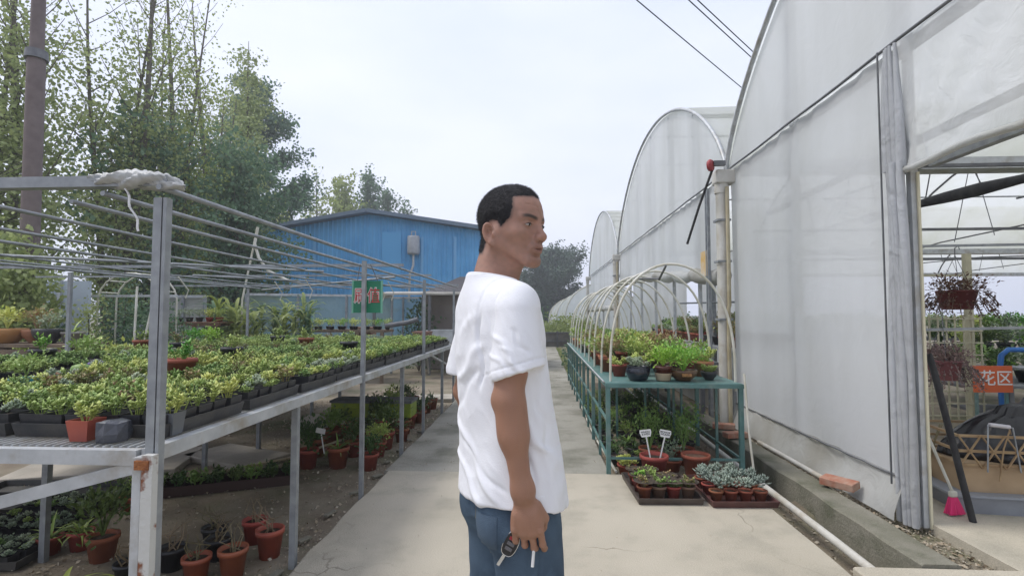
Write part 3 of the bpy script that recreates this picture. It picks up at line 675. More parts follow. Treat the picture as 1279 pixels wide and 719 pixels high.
B1 = nursery_bench('long galvanised mesh bench nearest the path crowded with succulent trays', -2.86, -1.35, 1.74, 8.1, [(-1.36, 2.86, .034), (-1.36, 5.1, .034), (-1.36, 7.2, .034), (-2.80, 2.86, .034), (-2.80, 5.1, .034), (-2.80, 7.2, .034), (-2.80, 1.80, .034)])
B2 = nursery_bench('second galvanised bench behind the path side bench with bowls at its near end', -4.50, -2.98, 2.3, 8.1, [(x, y, .034) for x in (-4.46, -3.02) for y in (2.4, 4.6, 6.8)])
# near corner leg: light channel with a rusted strip
m_ = MB(); m_.bar((-1.345, 1.715, -.05), (-1.345, 1.715, .862), .03, .045); m_.build('leg', M['galv_light'], B1)
m_ = MB(); m_.bar((-1.305, 1.70, .05), (-1.305, 1.70, .872), .038, .028); m_.build('rusted_leg', M['rusty'], B1)['label'] = 'rust eaten strip of the near corner leg'
m_ = MB(); m_.box((-1.322, 1.692, .84), (.05, .020, .03)); m_.build('rusted_joint', M['rust'], B1)
m_ = MB(); m_.bar((-1.38, 1.74, .82), (-3.1, 1.82, .36), .028, .042); m_.build('brace', M['galv_light'], B1)
for a, b in (((-1.36, 7.9, .55), (-1.36, 6.3, .86)), ((-1.36, 6.2, .85), (-1.7, 7.9, .45))):
    m_ = MB(); m_.bar(a, b, .022); m_.build('brace', M['galv_light'], B1)

F = thing('shade_frame', 'grey steel pipe frame standing over the left benches', 'frame', (0, 0, 0))
FZ = 1.765
for x, y in ((-1.325, 1.735), (-1.335, 3.88), (-1.36, 6.05), (-1.36, 8.15), (-4.55, 4.80), (-4.62, 8.0), (-4.5, 1.6)):
    m_ = MB(); m_.bar((x, y, -.05), (x, y, FZ-.02), .030); 
    if (x, y) == (-1.325, 1.735): m_.bar((x+.026, y, .1), (x+.026, y, FZ-.02), .012, .03)
    m_.build('post', M['galv'], F)
def sagline(a, b, sag, n=8): 
    a = Vector(a); b = Vector(b); return [a.lerp(b, i/n)-Vector((0, 0, sag*4*(i/n)*(1-i/n))) for i in range(n+1)]
for x, z, w, sg in ((-1.30, FZ+.01, .026, 0), (-1.50, FZ-.01, .024, .0), (-1.64, FZ-.03, .022, .01), (-2.12, FZ, .022, .02), (-2.58, FZ-.01, .022, .015), (-3.05, FZ, .026, .02), (-3.55, FZ-.01, .02, .03), (-4.05, FZ, .02, .02), (-4.58, FZ+.01, .034, 0)):
    m_ = MB(); m_.tube(sagline((x, 1.69 if x > -1.6 else 1.72, z), (x-.02, 8.3, z-.01), sg), w*.40, 6); m_.build('long_rail', M['galv'], F)
for y, w in ((1.72, .042), (4.80, .03), (6.05, .022), (8.1, .03)):
    m_ = MB(); m_.bar((-6.2, y+.02, FZ+.035), (-1.28, y, FZ+.035), w, w*.9); m_.build('cross_beam', M['galv'], F)
for (a, b) in (((-4.5, 2.5, FZ-.03), (-2.0, 4.7, FZ-.03)), ((-4.4, 8, FZ-.04), (-1.5, 5.3, FZ-.04)), ((-3.6, 5.2, FZ-.02), (-1.6, 7.8, FZ-.03))):
    m_ = MB(); m_.tube([a, b], .011, 5); m_.build('diagonal_rod', M['galv'], F)
for (x, y) in ((-2.6, 5.6), (-3.3, 6.3), (-2.2, 7.0), (-3.9, 5.4), (-1.9, 6.4)):
    m_ = MB(); m_.tube([(x, y, FZ-.02), (x+.05, y+.1, FZ-.16), (x+.02, y+.1, FZ-.25)], .007, 4); m_.build('hook', M['white_hoop'], F)
# white plastic wrapped on the corner, with a dangling strip
t = thing('plastic_wrap', 'crumpled white plastic film wrapped over the near corner of the pipe frame', 'wrap', (-1.36, 1.72, FZ+.035))
wr = random.Random(4); m_ = MB()
def wrapfn(u, v):
    x = -.22+.345*u; a = v*2*math.pi; e = .012+.036*math.sin(math.pi*min(1, u*1.02))**.8*(.45+.55*u)+.008*math.sin(u*17+a*3)+.006*abs(math.sin(u*29-a*4))+.004*math.sin(u*41+a*7)+.004*mnoise.noise(Vector((u*14, math.cos(a)*2, math.sin(a)*2)))
    if u > .97: e *= .35
    if u < .04: e *= .4
    return (x, e*1.05*math.cos(a)+.02*max(0, u-.6), e*.72*math.sin(a)+.006-.045*max(0, u-.72)*1.6)
m_.grid(wrapfn, 44, 22); m_.build('wrap', mat('white_wrap', (.62, .63, .62), .4, (.5, .51, .5), 20, bump=.6, bscale=60, transl=.2), t)
m_ = MB(); pts = [(-.06+.006*math.sin(i*.8)+i*.0042, -.03, -.03-i*.0105) for i in range(15)]
for i in range(len(pts)-1): m_.bar(pts[i], pts[i+1], .0075, .003)
m_.build('hanging_strip', mat('white_tape', (.7, .7, .7), .4), t)

# green hanging sign with red characters
t = thing('hanging_sign', 'green hanging sign with white edged red characters on the second frame post', 'sign', (-1.325, 3.93, 1.475), 0)
m_ = MB(); m_.box((0, 0, 0), (.215, .012, .245)); m_.build('board', mat('sign_green', (.012, .23, .11), .45, (.015, .17, .09), 6), t)
for x in (-.112, .112):
    m_ = MB(); m_.box((x, -.001, 0), (.012, .018, .25)); m_.build('edge_strip', mat('sign_edge', (.16, .42, .30), .5), t)
m_ = MB(); m_.tube([(-.08, 0, .12), (-.06, 0, .25)], .003, 4); m_.tube([(.08, 0, .12), (.02, -.0, .25)], .003, 4); m_.build('hanger', M['steel_dark'], t)
def text(name, body, size, m, parent, loc, rot=(R(90), 0, 0), ext=.001, off=0., spacing=1.0, lspace=1.0):
    cu = bpy.data.curves.new(name, 'FONT'); cu.body = body; cu.size = size; cu.extrude = ext; cu.offset = off; cu.align_x = 'CENTER'; cu.align_y = 'CENTER'
    cu.space_character = spacing; cu.space_line = lspace; cu.materials.append(m)
    o0 = bpy.data.objects.new(name, cu); col.objects.link(o0); bpy.context.view_layer.update()
    me = bpy.data.meshes.new_from_object(o0.evaluated_get(bpy.context.evaluated_depsgraph_get())); bpy.data.objects.remove(o0)
    o = bpy.data.objects.new(name, me); col.objects.link(o); o.parent = parent; o.location = loc; o.rotation_euler = rot; return o
SW = mat('sign_white', (.75, .75, .72), .5); SR = mat('sign_red', (.55, .04, .05), .5)
text('character_outline', '\u5237\u503c', .112, SW, t, (.0, -.0065, .0), ext=.0008, off=.0048).scale = (.92, 1.12, 1)
text('character', '\u5237\u503c', .112, SR, t, (.0, -.0085, .0), ext=.0008, off=-.0003).scale = (.92, 1.12, 1)

# ---------------------------------------------------------------- trays full of succulents
def tray_mb(lx, ly, h=.05, t=.006):
    m_ = MB(); a, b = lx/2, ly/2
    out_ = [(-a, -b), (a, -b), (a, b), (-a, b)]; sc = .95
    vs = [(x*sc, y*sc, 0) for x, y in out_]+[(x, y, h) for x, y in out_]+[(x*(1-t/a), y*(1-t/b), h) for x, y in out_]+[(x*sc*(1-t/a), y*sc*(1-t/b), .006) for x, y in out_]
    fs = [(3, 2, 1, 0)]+[(k, (k+1) % 4, 4+(k+1) % 4, 4+k) for k in range(4)]+[(4+k, 4+(k+1) % 4, 8+(k+1) % 4, 8+k) for k in range(4)]+[(8+k, 8+(k+1) % 4, 12+(k+1) % 4, 12+k) for k in range(4)]+[(12, 13, 14, 15)]
    return m_.add(vs, fs)
tray_me = tray_mb(.29, .53).mesh('plant_tray', M['tray_black'])
plants = []          # (dist, x, y, z, variant, scale, rz, where)
tr_ = random.Random(21); ti = 0
rows1 = [-1.53, -1.83, -2.13, -2.43, -2.72]; rows2 = [-3.16, -3.46, -3.76, -4.06, -4.35]
for bi, rows in ((1, rows1), (2, rows2)):
    y0 = 2.13 if bi == 1 else 2.65
    for ci, x in enumerate(rows):
        for k in range(11 if bi == 1 else 10):
            y = y0+k*.555+tr_.uniform(-.01, .01)
            if y > 7.9: continue
            if bi == 2 and (k, ci) in ((0, 0), (1, 0), (0, 1), (2, 1), (6, 3), (3, 2), (4, 4), (5, 1), (2, 3)): continue
            xx = x+tr_.uniform(-.008, .008); rz = tr_.uniform(-.02, .02)
            rowname = (['path side', 'second', 'third', 'fourth', 'inner'][ci]+' row') if bi == 1 else 'rear bench '+['first', 'second', 'third', 'fourth', 'far'][ci]+' row'
            o = link('plant_tray', tray_me, None, (xx, y, TZ-.001), rz)
            tag(o, f'black plastic tray, {ORD[k]} from the near end in the {rowname} of succulents', 'tray', f'black trays on the left benches')
            ti += 1; base = tr_.choice([0, 1, 2, 3, 5, 7, 8, 10, 2, 1, 5, 8])
            if tr_.random() < .12: base = tr_.choice([4, 6, 9, 11])
            for a in range(5):
                for b in range(3):
                    px_ = xx+(b-1)*.092+tr_.uniform(-.006, .006); py_ = y+(a-2)*.102+tr_.uniform(-.006, .006)
                    if tr_.random() < (.10 if bi == 1 else .2): continue
                    v = base if tr_.random() < .75 else tr_.randrange(12)
                    d = math.hypot(px_, py_, .35)
                    plants.append((d, px_, py_, TZ+.006, v, tr_.uniform(.65, 1.3), tr_.uniform(0, 6.28), (k, rowname, a, b)))
LOOKS = [f'{MLOOK[SVMAT[v]]} {["open rosette", "branching sprig", "round leaved", "clustered rosette", "upright stemmed", "bushy"][v%6]} succulent' for v in range(12)]
plants.sort(key=lambda p: p[0])
SQ = sqpot_mb(.088, .075)
SQm = SQ.mesh('pot', M['black_plastic'])
sqs = MB(); sqs.add([(-.04, -.04, .064), (.04, -.04, .064), (.04, .04, .064), (-.04, .04, .064)], [(0, 1, 2, 3)]); SQs = sqs.mesh('soil', M['peat'])
SVme = {}
def svmesh(v, mname):
    k = (v, mname)
    if k not in SVme: SVme[k] = SV[v].mesh('foliage', PM[mname])
    return SVme[k]
NI = 285
for d, x, y, z, v, s_, rz, where in plants[:NI]:
    mn = SVMAT[v]
    k_, rn_, a_, b_ = where
    where = f'{ORD[k_]} {rn_} tray, {ORD[a_]} pot back, {["left", "middle", "right"][b_]}'.replace('rear bench', 'rear-bench')
    t = thing('potted_succulent', f'{LOOKS[v]}, {where}', 'succulent', (x, y, z), 0, 'potted succulents in trays on the left benches')
    link('pot', SQm, t); link('soil', SQs, t); f = link('foliage', svmesh(v, mn), t, loc=(0, 0, .062), rz=rz); f.scale = (s_,)*3
mk_ = list(PM.keys())
items = []
for d, x, y, z, v, s_, rz, where in plants[NI:]:
    mt = Matrix.Translation((x, y, z)); items.append((SQ, mt, {0: 0})) if x > -1.7 or tr_.random() < .35 else None
    items.append((SV[v], Matrix.Translation((x, y, z+.062)) @ Matrix.Rotation(rz, 4, 'Z') @ Matrix.Scale(s_, 4), {0: 1+mk_.index(SVMAT[v])}))
tag(merged('succulent_mass', items, [M['black_plastic']]+[PM[k] for k in mk_]), 'dense mass of small green succulents filling the rear of the left benches', 'succulents', kind='stuff')

for i, (x, y, v_, mn, nm) in enumerate(((-2.2, 3.1, 10, 'bright', 'bright green bushy'), (-2.55, 4.2, 4, 'lime', 'tall lime'), (-1.9, 5.1, 4, 'lime', 'leggy pale green'), (-2.7, 5.9, 10, 'green', 'deep green bushy'), (-3.5, 4.9, 4, 'mix', 'reddish tall'), (-3.9, 3.9, 10, 'bright', 'fresh green bushy'), (-4.2, 5.3, 4, 'green', 'leafy tall'), (-3.3, 6.4, 10, 'lime', 'pale bushy'))):
    potted('potted_plant', f'{nm} plant standing above the tray succulents on the left benches', 'potted plant', (x, y, TZ+.05), 'round', M['terracotta'] if i % 3 == 0 else M['black_plastic'], .055, .09, (f'sv{v_}', lambda v_=v_: SV[v_]), PM[mn], 'taller pots among the tray succulents', rz=i, scale=1.5)
# single pots along the near edge of the first bench
def spot(px_, py_, z, r, h, label, folk, folm, potm=None, pot='round', name='potted_plant', cat='potted plant', group=None, **k):
    return potted(name, label, cat, (px_, py_, z), pot, potm or M['terracotta'], r, h, folk, PM[folm] if folm else None, group, **k)
def FV(i): return (f'sv{i}', lambda: SV[i])
spot(-1.655, 1.835, TZ, .042, .075, 'square red orange pot on the near edge of the front bench', FV(5), 'lime', M['red_pot'], 'sq')
o = MB(); o.lathe([(0, 0), (.052, 0), (.058, .03), (.050, .066), (.03, .074), (0, .076)], seg=9, smooth=False)
for i, v in enumerate(o.v): n_ = mnoise.noise(Vector(v)*40); o.v[i] = tuple(Vector(v)*(1+.14*n_))
tag(o.build('soil_bag', mat('grey_black_plastic', (.05, .055, .07), .35, (.09, .095, .11), 20, bump=.4), None, (-1.545, 1.83, TZ)), 'squat crumpled dark plastic bag pot beside the red pot on the bench edge', 'bag')
spot(-1.405, 1.93, TZ, .036, .085, 'smoky clear plastic pot with a pale sprig right by the corner post', FV(4), 'lime', mat('smoky_pot', (.13, .14, .15), .3), 'sq')
# bowls and larger plants at the near end of the rear bench
def bowl(r, h):
    m_ = MB(); m_.lathe([(0, 0), (r*.5, 0), (r*.55, h*.1), (r*.9, h*.5), (r, h*.85), (r*.96, h), (r*.90, h), (r*.86, h*.85)], seg=24); return m_
GL = lambda n, c: mat(n, c, .25, c2=tuple(a*.7 for a in c), nscale=8, coat=.4)
fz = lambda k, f: (k, f)
ros_big = fz('rosbig', lambda: rosette(random.Random(3), 24, .11, .05, 1.2, .15, .42, .16))
bsh1 = fz('bsh1', lambda: bush(random.Random(5), 190, .09, .11, .028))
bsh2 = fz('bsh2', lambda: bush(random.Random(6), 260, .12, .15, .034))
bsh3 = fz('bsh3', lambda: sprigs(random.Random(8), 22, .11, .12, 9, .034, .55))
cact = fz('cact', lambda: (lambda m_: [m_.lathe([(0, 0), (.05, .01), (.062, .035), (.05, .062), (.02, .072), (0, .072)], seg=16)] and m_)(MB()))
spot(-3.15, 3.05, TZ, .085, .07, 'turquoise glazed bowl with a pale rosette on the rear bench', bsh1, 'green', GL('turquoise_glaze', (.02, .24, .27)), bowl, 'planted_bowl', 'bowl')
spot(-3.12, 3.40, TZ, .075, .055, 'dark bowl holding a round green cactus between the turquoise and purple bowls', cact, 'green', GL('black_glaze', (.03, .03, .03)), bowl, 'planted_bowl', 'bowl')
spot(-3.30, 3.75, TZ+.03, .075, .07, 'shiny purple bowl with pale gravel on the rear bench', None, None, GL('purple_glaze', (.13, .07, .30)), bowl, 'planted_bowl', 'bowl')
spot(-3.25, 2.62, TZ, .07, .07, 'big pale blue green rosette plant at the left picture edge of the rear bench', ros_big, 'grey', M['black_plastic'])
spot(-3.40, 2.95, TZ, .07, .07, 'second large pale rosette plant behind the turquoise bowl', ros_big, 'grey', M['black_plastic'])
spot(-3.68, 4.05, TZ, .08, .08, 'leafy green plant in a dark pot just right of the purple bowl', bsh2, 'green', M['black_plastic'])
bt = tray_mb(.34, .5, .06).build('brown_tray', mat('brown_tray', (.16, .07, .04), .6), None, (-3.76, 4.86, TZ)); tag(bt, 'low brown tray holding reddish seedlings on the rear bench', 'tray')
spot(-4.15, 6.05, TZ+.02, .10, .07, 'bright green plant in a wide tan bowl toward the far end of the rear bench', bsh2, 'bright', mat('tan_clay', (.38, .22, .12), .8), bowl, 'planted_bowl', 'bowl')
spot(-3.95, 6.05, TZ+.02, .09, .08, 'bright green plant in a black round pot beside the tan bowl', bsh2, 'bright', M['black_plastic'], bowl, 'planted_bowl', 'bowl')
spot(-3.90, 6.75, TZ, .07, .11, 'bare orange clay pot rising from the succulents near the rear frame post', None, None, mat('orange_clay', (.42, .19, .11), .8))
# under bench debris and small plants behind the rear bench
def leafy_pot(x, y, z, r, h, label, kind, fm, pm=None, group=None, sc=None, seed=0, name='potted_plant'):
    return spot(x, y, z, r, h, label, kind, fm, pm, 'round', name, group=group, rz=seed*1.3, scale=sc)
st1 = fz('strap1', lambda: strap(random.Random(2), 20, .24, .02))
st2 = fz('strap2', lambda: strap(random.Random(9), 26, .17, .016, (.3, 1.2)))
bshL = fz('bshL', lambda: bush(random.Random(15), 300, .14, .20, .05, .5))
bshM = fz('bshM', lambda: bush(random.Random(16), 300, .13, .15, .042, .6))
twg = fz('twg', lambda: (lambda m_, r: [m_.tube([(r.uniform(-.03, .03), r.uniform(-.03, .03), 0), (r.uniform(-.06, .06), r.uniform(-.06, .06), .07), (r.uniform(-.09, .09), r.uniform(-.09, .09), r.uniform(.1, .17))], [.004, .003, .0015], 4) for _ in range(7)] and m_)(MB(), random.Random(3)))
ug = 'terracotta pots under the path side bench'
ur = random.Random(31); kinds = [bshM, st1, bshL, st2, bshM, bshL]
names_k = ['round bushy', 'long strap leaved', 'tall loose', 'spidery', 'full bushy', 'floppy leafy']
n_ = 0
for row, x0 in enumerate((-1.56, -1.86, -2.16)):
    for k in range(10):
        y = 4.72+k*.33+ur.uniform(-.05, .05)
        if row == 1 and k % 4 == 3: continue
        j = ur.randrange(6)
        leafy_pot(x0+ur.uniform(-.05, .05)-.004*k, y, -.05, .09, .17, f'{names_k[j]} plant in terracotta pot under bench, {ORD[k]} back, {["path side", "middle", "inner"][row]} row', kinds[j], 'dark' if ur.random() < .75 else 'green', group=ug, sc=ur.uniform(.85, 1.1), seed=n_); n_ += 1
t = thing('plant_label', 'white plant label stake standing in a pot under the front bench', 'plant label', (-1.93, 4.62, .10))
m_ = MB(); m_.bar((0, 0, 0), (-.03, 0, .17), .009, .003); m_.build('stake', mat('white_plastic', (.72, .72, .70), .4), t)
m_ = MB(); m_.box((-.035, -.003, .20), (.085, .004, .045), (0, .2, 0)); m_.build('tag_plate', mat('white_plastic', (.72, .72, .70), .4), t)
ng = 'pots standing on the soil below the near bench corner'
for i, (x, y, r, h, fm, pm, kd, lab) in enumerate((
    (-1.64, 2.76, .072, .15, 'dry', 'red_pot', twg, 'orange red pot with bare twigs nearest the thin bench leg'),
    (-1.56, 2.99, .075, .16, 'dry', 'red_pot', twg, 'dark rimmed red pot with dry stems just behind the orange red one'),
    (-1.80, 2.70, .068, .13, 'dry', 'red_pot', twg, 'red pot with dead stems at the bottom edge of the picture'),
    (-1.84, 2.95, .070, .12, 'dry', 'black_plastic', twg, 'black round pot with pale twigs among the red pots'),
    (-2.02, 2.82, .072, .12, 'dry', 'black_plastic', twg, 'black pot with leaning stems left of the twiggy group'),
    (-1.75, 3.17, .070, .14, 'dry', 'red_pot', twg, 'small red pot at the back of the twiggy group'),
    (-1.96, 3.10, .070, .12, 'dry', 'black_plastic', twg, 'empty looking black pot at the back of the twiggy group'),
    (-2.14, 2.66, .065, .11, 'dry', 'black_plastic', twg, 'half hidden black pot behind the rusty leg'),
    (-2.49, 2.90, .080, .14, 'dark', 'terracotta', bshL, 'terracotta pot with tall dark foliage left of the rusty leg'),
    (-2.73, 3.02, .065, .11, 'lime', 'terracotta', st2, 'terracotta pot of striped spidery leaves in front of the dark tray plants'),
    (-2.86, 2.96, .065, .10, 'lime', 'terracotta', st2, 'smaller spidery plant left of the striped one'),
    (-2.92, 3.62, .06, .10, 'dark', 'red_pot', twg, 'tilted small red pot lying behind the leafy pots'))):
    leafy_pot(x, y, -.05, r, h, lab, kd, fm, M[pm], ng, None, i)
m_ = strap(random.Random(12), 9, .24, .03, (.3, .8), .9)
m2 = strap(random.Random(13), 8, .22, .02, (.4, .9), .9)
for mm, loc, lab in ((m_, (-2.40, 2.55, -.05), 'bright strappy leaves poking up at the bottom edge left of the rusty leg'), (m2, (-2.12, 2.62, -.05), 'thin grassy weed beside the foot of the rusty leg')):
    tag(mm.build('weed', PM['lime'], None, loc), lab, 'weed')
# black cell trays with small plants on the ground
cell = tray_mb(.55, .30, .05)
cme = cell.mesh('cell_tray', M['tray_black']); cr_ = random.Random(41)
gp = []; k = 0
tl = ['nearest', 'second', 'third', 'fourth', 'fifth', 'sixth', 'seventh', 'last']
for i in range(4):
    for j in range(2):
        x, y = -3.12-.6*j-.1*i, 2.85+.36*i
        o = link('cell_tray', cme, None, (x, y, -.045), .12); tag(o, f'{tl[k]} black ground tray of pale seedlings under the near left bench, {"right" if j == 0 else "left"} column', 'tray', 'black seedling trays on the ground'); k += 1
        for a in range(6):
            for b in range(3): gp.append((x+(a-2.5)*.088+cr_.uniform(-.01, .01), y+(b-1)*.09, -.03))
for n_, (x, y, z) in enumerate(gp[:90]):
    v = cr_.choice([0, 2, 3, 6, 9]); t = thing('seedling', f'pale small seedling plug, {ORD[n_%18//3]} across, {["near", "middle", "far"][n_%3]} line of the {ORD[(n_//18)]} ground tray', 'seedling', (x, y, z), 0, 'seedlings in the ground trays')
    link('pot', SQm, t).scale = (.8,)*3; f = link('foliage', svmesh(v, 'grey' if cr_.random() < .7 else 'green'), t, loc=(0, 0, .045), rz=cr_.uniform(0, 6)); f.scale = (.8,)*3
# low tray of dark green plants mid ground
for i in range(3):
    o = link('plant_tray', tray_mb(.44, .26, .08).mesh('plant_tray', mat('maroon_tray', (.06, .035, .03), .6)) if i == 0 else o.data, None, (-2.95+.36*i, 3.95+.16*i, -.05), .42)
    tag(o, f'brown ground tray crammed with dark green seedlings, {["left", "middle", "right"][i]} of three', 'tray', 'brown trays on the soil under the bench')
    for q in range(6):
        px_, py_ = (q % 3-1)*.13, (q//3-.5)*.12; cs, sn = math.cos(.42), math.sin(.42)
        t = thing('seedling', f'dark green tuft, {ORD[q]} in the {["left", "middle", "right"][i]} brown ground tray', 'seedling', (o.location.x+px_*cs-py_*sn, o.location.y+px_*sn+py_*cs, .0), 0, 'tufts in the brown ground trays')
        f = link('foliage', svmesh(5 if q % 2 else 1, 'dark' if q % 3 else 'green'), t, rz=q); f.scale = (1.5,)*3
# paving slabs, boards and sheet lying behind
for i, (x, y, w, l, rz, lab) in enumerate(((-3.9, 4.6, 1.3, .8, .3, 'pale concrete slab lying on the soil beyond the ground trays'), (-2.9, 4.9, .9, .5, -.4, 'smaller broken pale slab beside the large one'), (-2.5, 6.6, 1.1, .7, .1, 'flat stone slab far under the front bench'), (-1.95, 8.4, 1.2, .5, .2, 'wide flat slab just past the bench end'))):
    m_ = MB(); m_.box((0, 0, .03), (w, l, .06)); tag(m_.build('paving_slab', mat('pale_slab', (.48, .44, .38), .9, (.36, .33, .28), 4, bump=.4), None, (x, y, -.05), rz, .008), lab, 'slab', 'loose slabs under the benches')
m_ = MB(); n = 40
m_.grid(lambda u, v: (u*.55, .25*v, .55*v+.018*math.sin(u*50)), n, 2); tag(m_.build('corrugated_sheet', mat('pale_sheet', (.5, .53, .55), .5, (.38, .4, .42), 5), None, (-3.62, 2.45, .1), .5), 'pale corrugated sheet leaning under the bench at the left picture edge', 'sheet')
m_ = MB(); m_.tube([(-3.0, 4.2, -.02), (-2.3, 4.75, .02), (-1.5, 5.6, .22)], .012, 6); tag(m_.build('bamboo_cane', mat('cane', (.42, .36, .24), .7)), 'thin pale cane lying across the soil under the front bench', 'cane')
t = thing('lime_crate', 'lime yellow plastic crate lying far under the front bench', 'crate', (-2.15, 6.25, .12))
for i in range(2):
    m_ = MB(); m_.box((i*.5-.1, 0, .09), (.46, .3, .17)); m_.build('crate_side', mat('lime_plastic', (.33, .42, .03), .5, (.2, .28, .03), 5), t, bevel=.01)
    m_ = MB(); m_.box((i*.5-.1, 0, .19), (.48, .33, .03)); m_.build('crate_rim', M['steel_dark'], t)
# leaf litter and gravel chips
gr = np.random.default_rng(3)
def chips(name, xs, ys, n, z, smin, smax, m, label, seed):
    g_ = np.random.default_rng(seed); P = np.stack([g_.uniform(*xs, n), g_.uniform(*ys, n), np.full(n, z)+g_.uniform(0, .012, n)], 1)
    D = g_.normal(0, 1, (n, 3)); D[:, 2] *= .25; o = link(name, np_leaves(P, D, g_.uniform(smin, smax, n)**1.0, .65, name, m, g_)); return tag(o, label, 'litter', kind='stuff')
LIT = mat('litter', (.26, .20, .13), .9, island=(.50, .45, .36)); GRV = mat('gravel_chips', (.17, .145, .105), .95, island=(.34, .31, .25))
chips('leaf_litter', (-4.4, -1.34), (1.8, 8.2), 3200, -.045, .008, .035, LIT, 'dry leaves and scraps scattered over the soil under the benches', 1)
chips('gravel', (-4.4, -1.33), (1.5, 8.2), 16000, -.048, .004, .014, GRV, 'fine gravel and crumbs over the dark soil', 2)
chips('path_edge_litter', (-1.52, -1.33), (2.0, 8.0), 500, -.035, .008, .03, LIT, 'pale crumbs and leaves along the left path edge', 4)
for i in range(9):
    r_ = random.Random(60+i); m_ = MB(); m_.box((0, 0, .02), (r_.uniform(.06, .13), r_.uniform(.03, .05), .02), (0, r_.uniform(-.1, .1), 0))
    tag(m_.build('concrete_chunk', M['kerb'], None, (-1.42+r_.uniform(-.05, .04), 2.75+.42*i, -.05), r_.uniform(.9, 2), .006), f'flat broken concrete chunk on the path edge, {ORD[i]} from the near end', 'chunk', 'broken chunks along the left path edge')

# ---------------------------------------------------------------- rear left: wooden bench, walls, trellis, net house
t = thing('wooden_bench', 'weathered wooden plank bench at the left edge carrying bonsai pots', 'bench', (0, 0, 0))
for k in range(3):
    m_ = MB(); m_.box((-5.9, 5.42+k*.17, 1.0), (1.75, .16, .035)); m_.build('plank', M['wood'], t)
for x in (-6.6, -5.85, -5.12):
    for y in (5.42, 5.75):
        m_ = MB(); m_.bar((x, y, -.05), (x, y, .98), .07); m_.build('leg', M['wood'], t)
m_ = MB(); m_.bar((-6.7, 5.36, .92), (-5.05, 5.36, .92), .05, .08); m_.build('apron', M['wood'], t)
WB = 'bonsai and pots on the wooden bench'
oc = mat('ochre_clay', (.40, .20, .07), .7); 
for i, (x, y, r, h, kd, fm, pm, pt, lab) in enumerate((
    (-5.98, 5.55, .15, .13, bsh2, 'lime', oc, bowl, 'wide ochre bowl with leafy succulents at the left end of the wooden bench'),
    (-5.70, 5.62, .11, .12, bsh2, 'mix', mat('brown_clay', (.28, .12, .06), .7), bowl, 'brown round pot between the ochre bowl and the black pot'),
    (-5.50, 5.55, .115, .13, bsh1, 'grey', M['black_plastic'], bowl, 'round black pot with frilly pale plants on the wooden bench'),
    (-5.30, 5.65, .09, .10, st2, 'green', mat('grey_clay', (.3, .29, .26), .8), 'round', 'grey pot with spreading pale fronds at the right end of the wooden bench'),
    (-6.35, 5.55, .12, .12, bshL, 'lime', oc, bowl, 'half visible ochre pot with bright leaves at the picture edge'))):
    potted('potted_plant', lab, 'potted plant', (x, y, 1.018), pt, pm, r, h, kd, PM[fm], WB, scale=1.25)
for i in range(7):
    potted('potted_plant', f'leafy yellow green pot plant below the wooden bench, {ORD[i]} from left', 'potted plant', (-6.5+i*.27, 5.9+.2*(i % 2), .45), 'round', M['black_plastic'], .11, .14, bshL, PM['lime'], 'plants below the wooden bench', rz=i, scale=1.3)
m_ = MB(); m_.box((-5.6, 6.0, .43), (2.4, .7, .04)); tag(m_.build('low_shelf', M['wood']), 'low plank shelf behind the wooden bench legs', 'shelf')
# white panel wall
t = thing('panel_wall', 'white panel wall with two flat bays behind the wooden bench', 'wall', (0, 0, 0))
wm = mat('white_panel', (.50, .56, .60), .6, (.42, .48, .53), 1.5)
for x0, x1 in ((-8.75, -8.2), (-8.18, -7.70)):
    m_ = MB(); m_.box(((x0+x1)/2, 8.55 if x0 > -8.1 else 8.50, .93), (x1-x0, .06, 1.96)); m_.build('panel', wm, t)
m_ = MB(); m_.box((-8.19, 8.45, .95), (.05, .05, 2.0)); m_.build('panel_joint', M['galv_light'], t)
m_ = MB(); m_.box((-7.1, 8.9, .55), (1.0, .06, 1.2)); m_.build('low_panel', mat('lilac_panel', (.42, .42, .5), .6), t)
def bigbush(name, label, loc, rad, h, n, leaf, km, seed, cat='bush', group=None, fl=.75):
    g_ = np.random.default_rng(seed); t = thing(name, label, cat, loc, 0, group)
    kc = n//22; a = g_.uniform(0, 6.283, kc); rr = rad*np.sqrt(g_.random(kc)); zz = h*(.08+.92*g_.random(kc)**.8)*(1-.45*(rr/rad)**2)
    C_ = np.stack([rr*np.cos(a), rr*np.sin(a)*.8, zz], 1); pk = g_.integers(0, kc, n); P = C_[pk]+g_.normal(0, leaf*1.5, (n, 3)); P[:, 2] = np.abs(P[:, 2])+.01
    D = g_.normal(0, 1, (n, 3)); D[:, 2] += .1
    st = MB(); r = random.Random(seed)
    for k in range(7): c = C_[k]; st.tube([(0, 0, 0), (c[0]*.4, c[1]*.4, c[2]*.6), tuple(c)], [.02, .014, .006], 5)
    st.build('stems', M['bark'], t); link('leaves', np_leaves(P, D, leaf*g_.uniform(.6, 1.3, n), fl, 'leaves', km, g_), t); return t
BG = 'leafy bushes behind the left benches'
bigbush('bush', 'tall broad leaved bush at the left picture edge above the wooden bench', (-7.15, 6.7, 0), .55, 2.5, 4800, .085, LM['olive'], 1, group=BG)
bigbush('bush', 'dark green bush in front of the white panel wall', (-8.15, 7.6, 0), .6, 2.0, 3600, .08, LM['dark'], 2, group=BG)
bigbush('bush', 'vine covered bush right of the white panel wall', (-6.85, 8.2, 0), .35, 1.9, 2200, .06, LM['dark'], 3, group=BG)
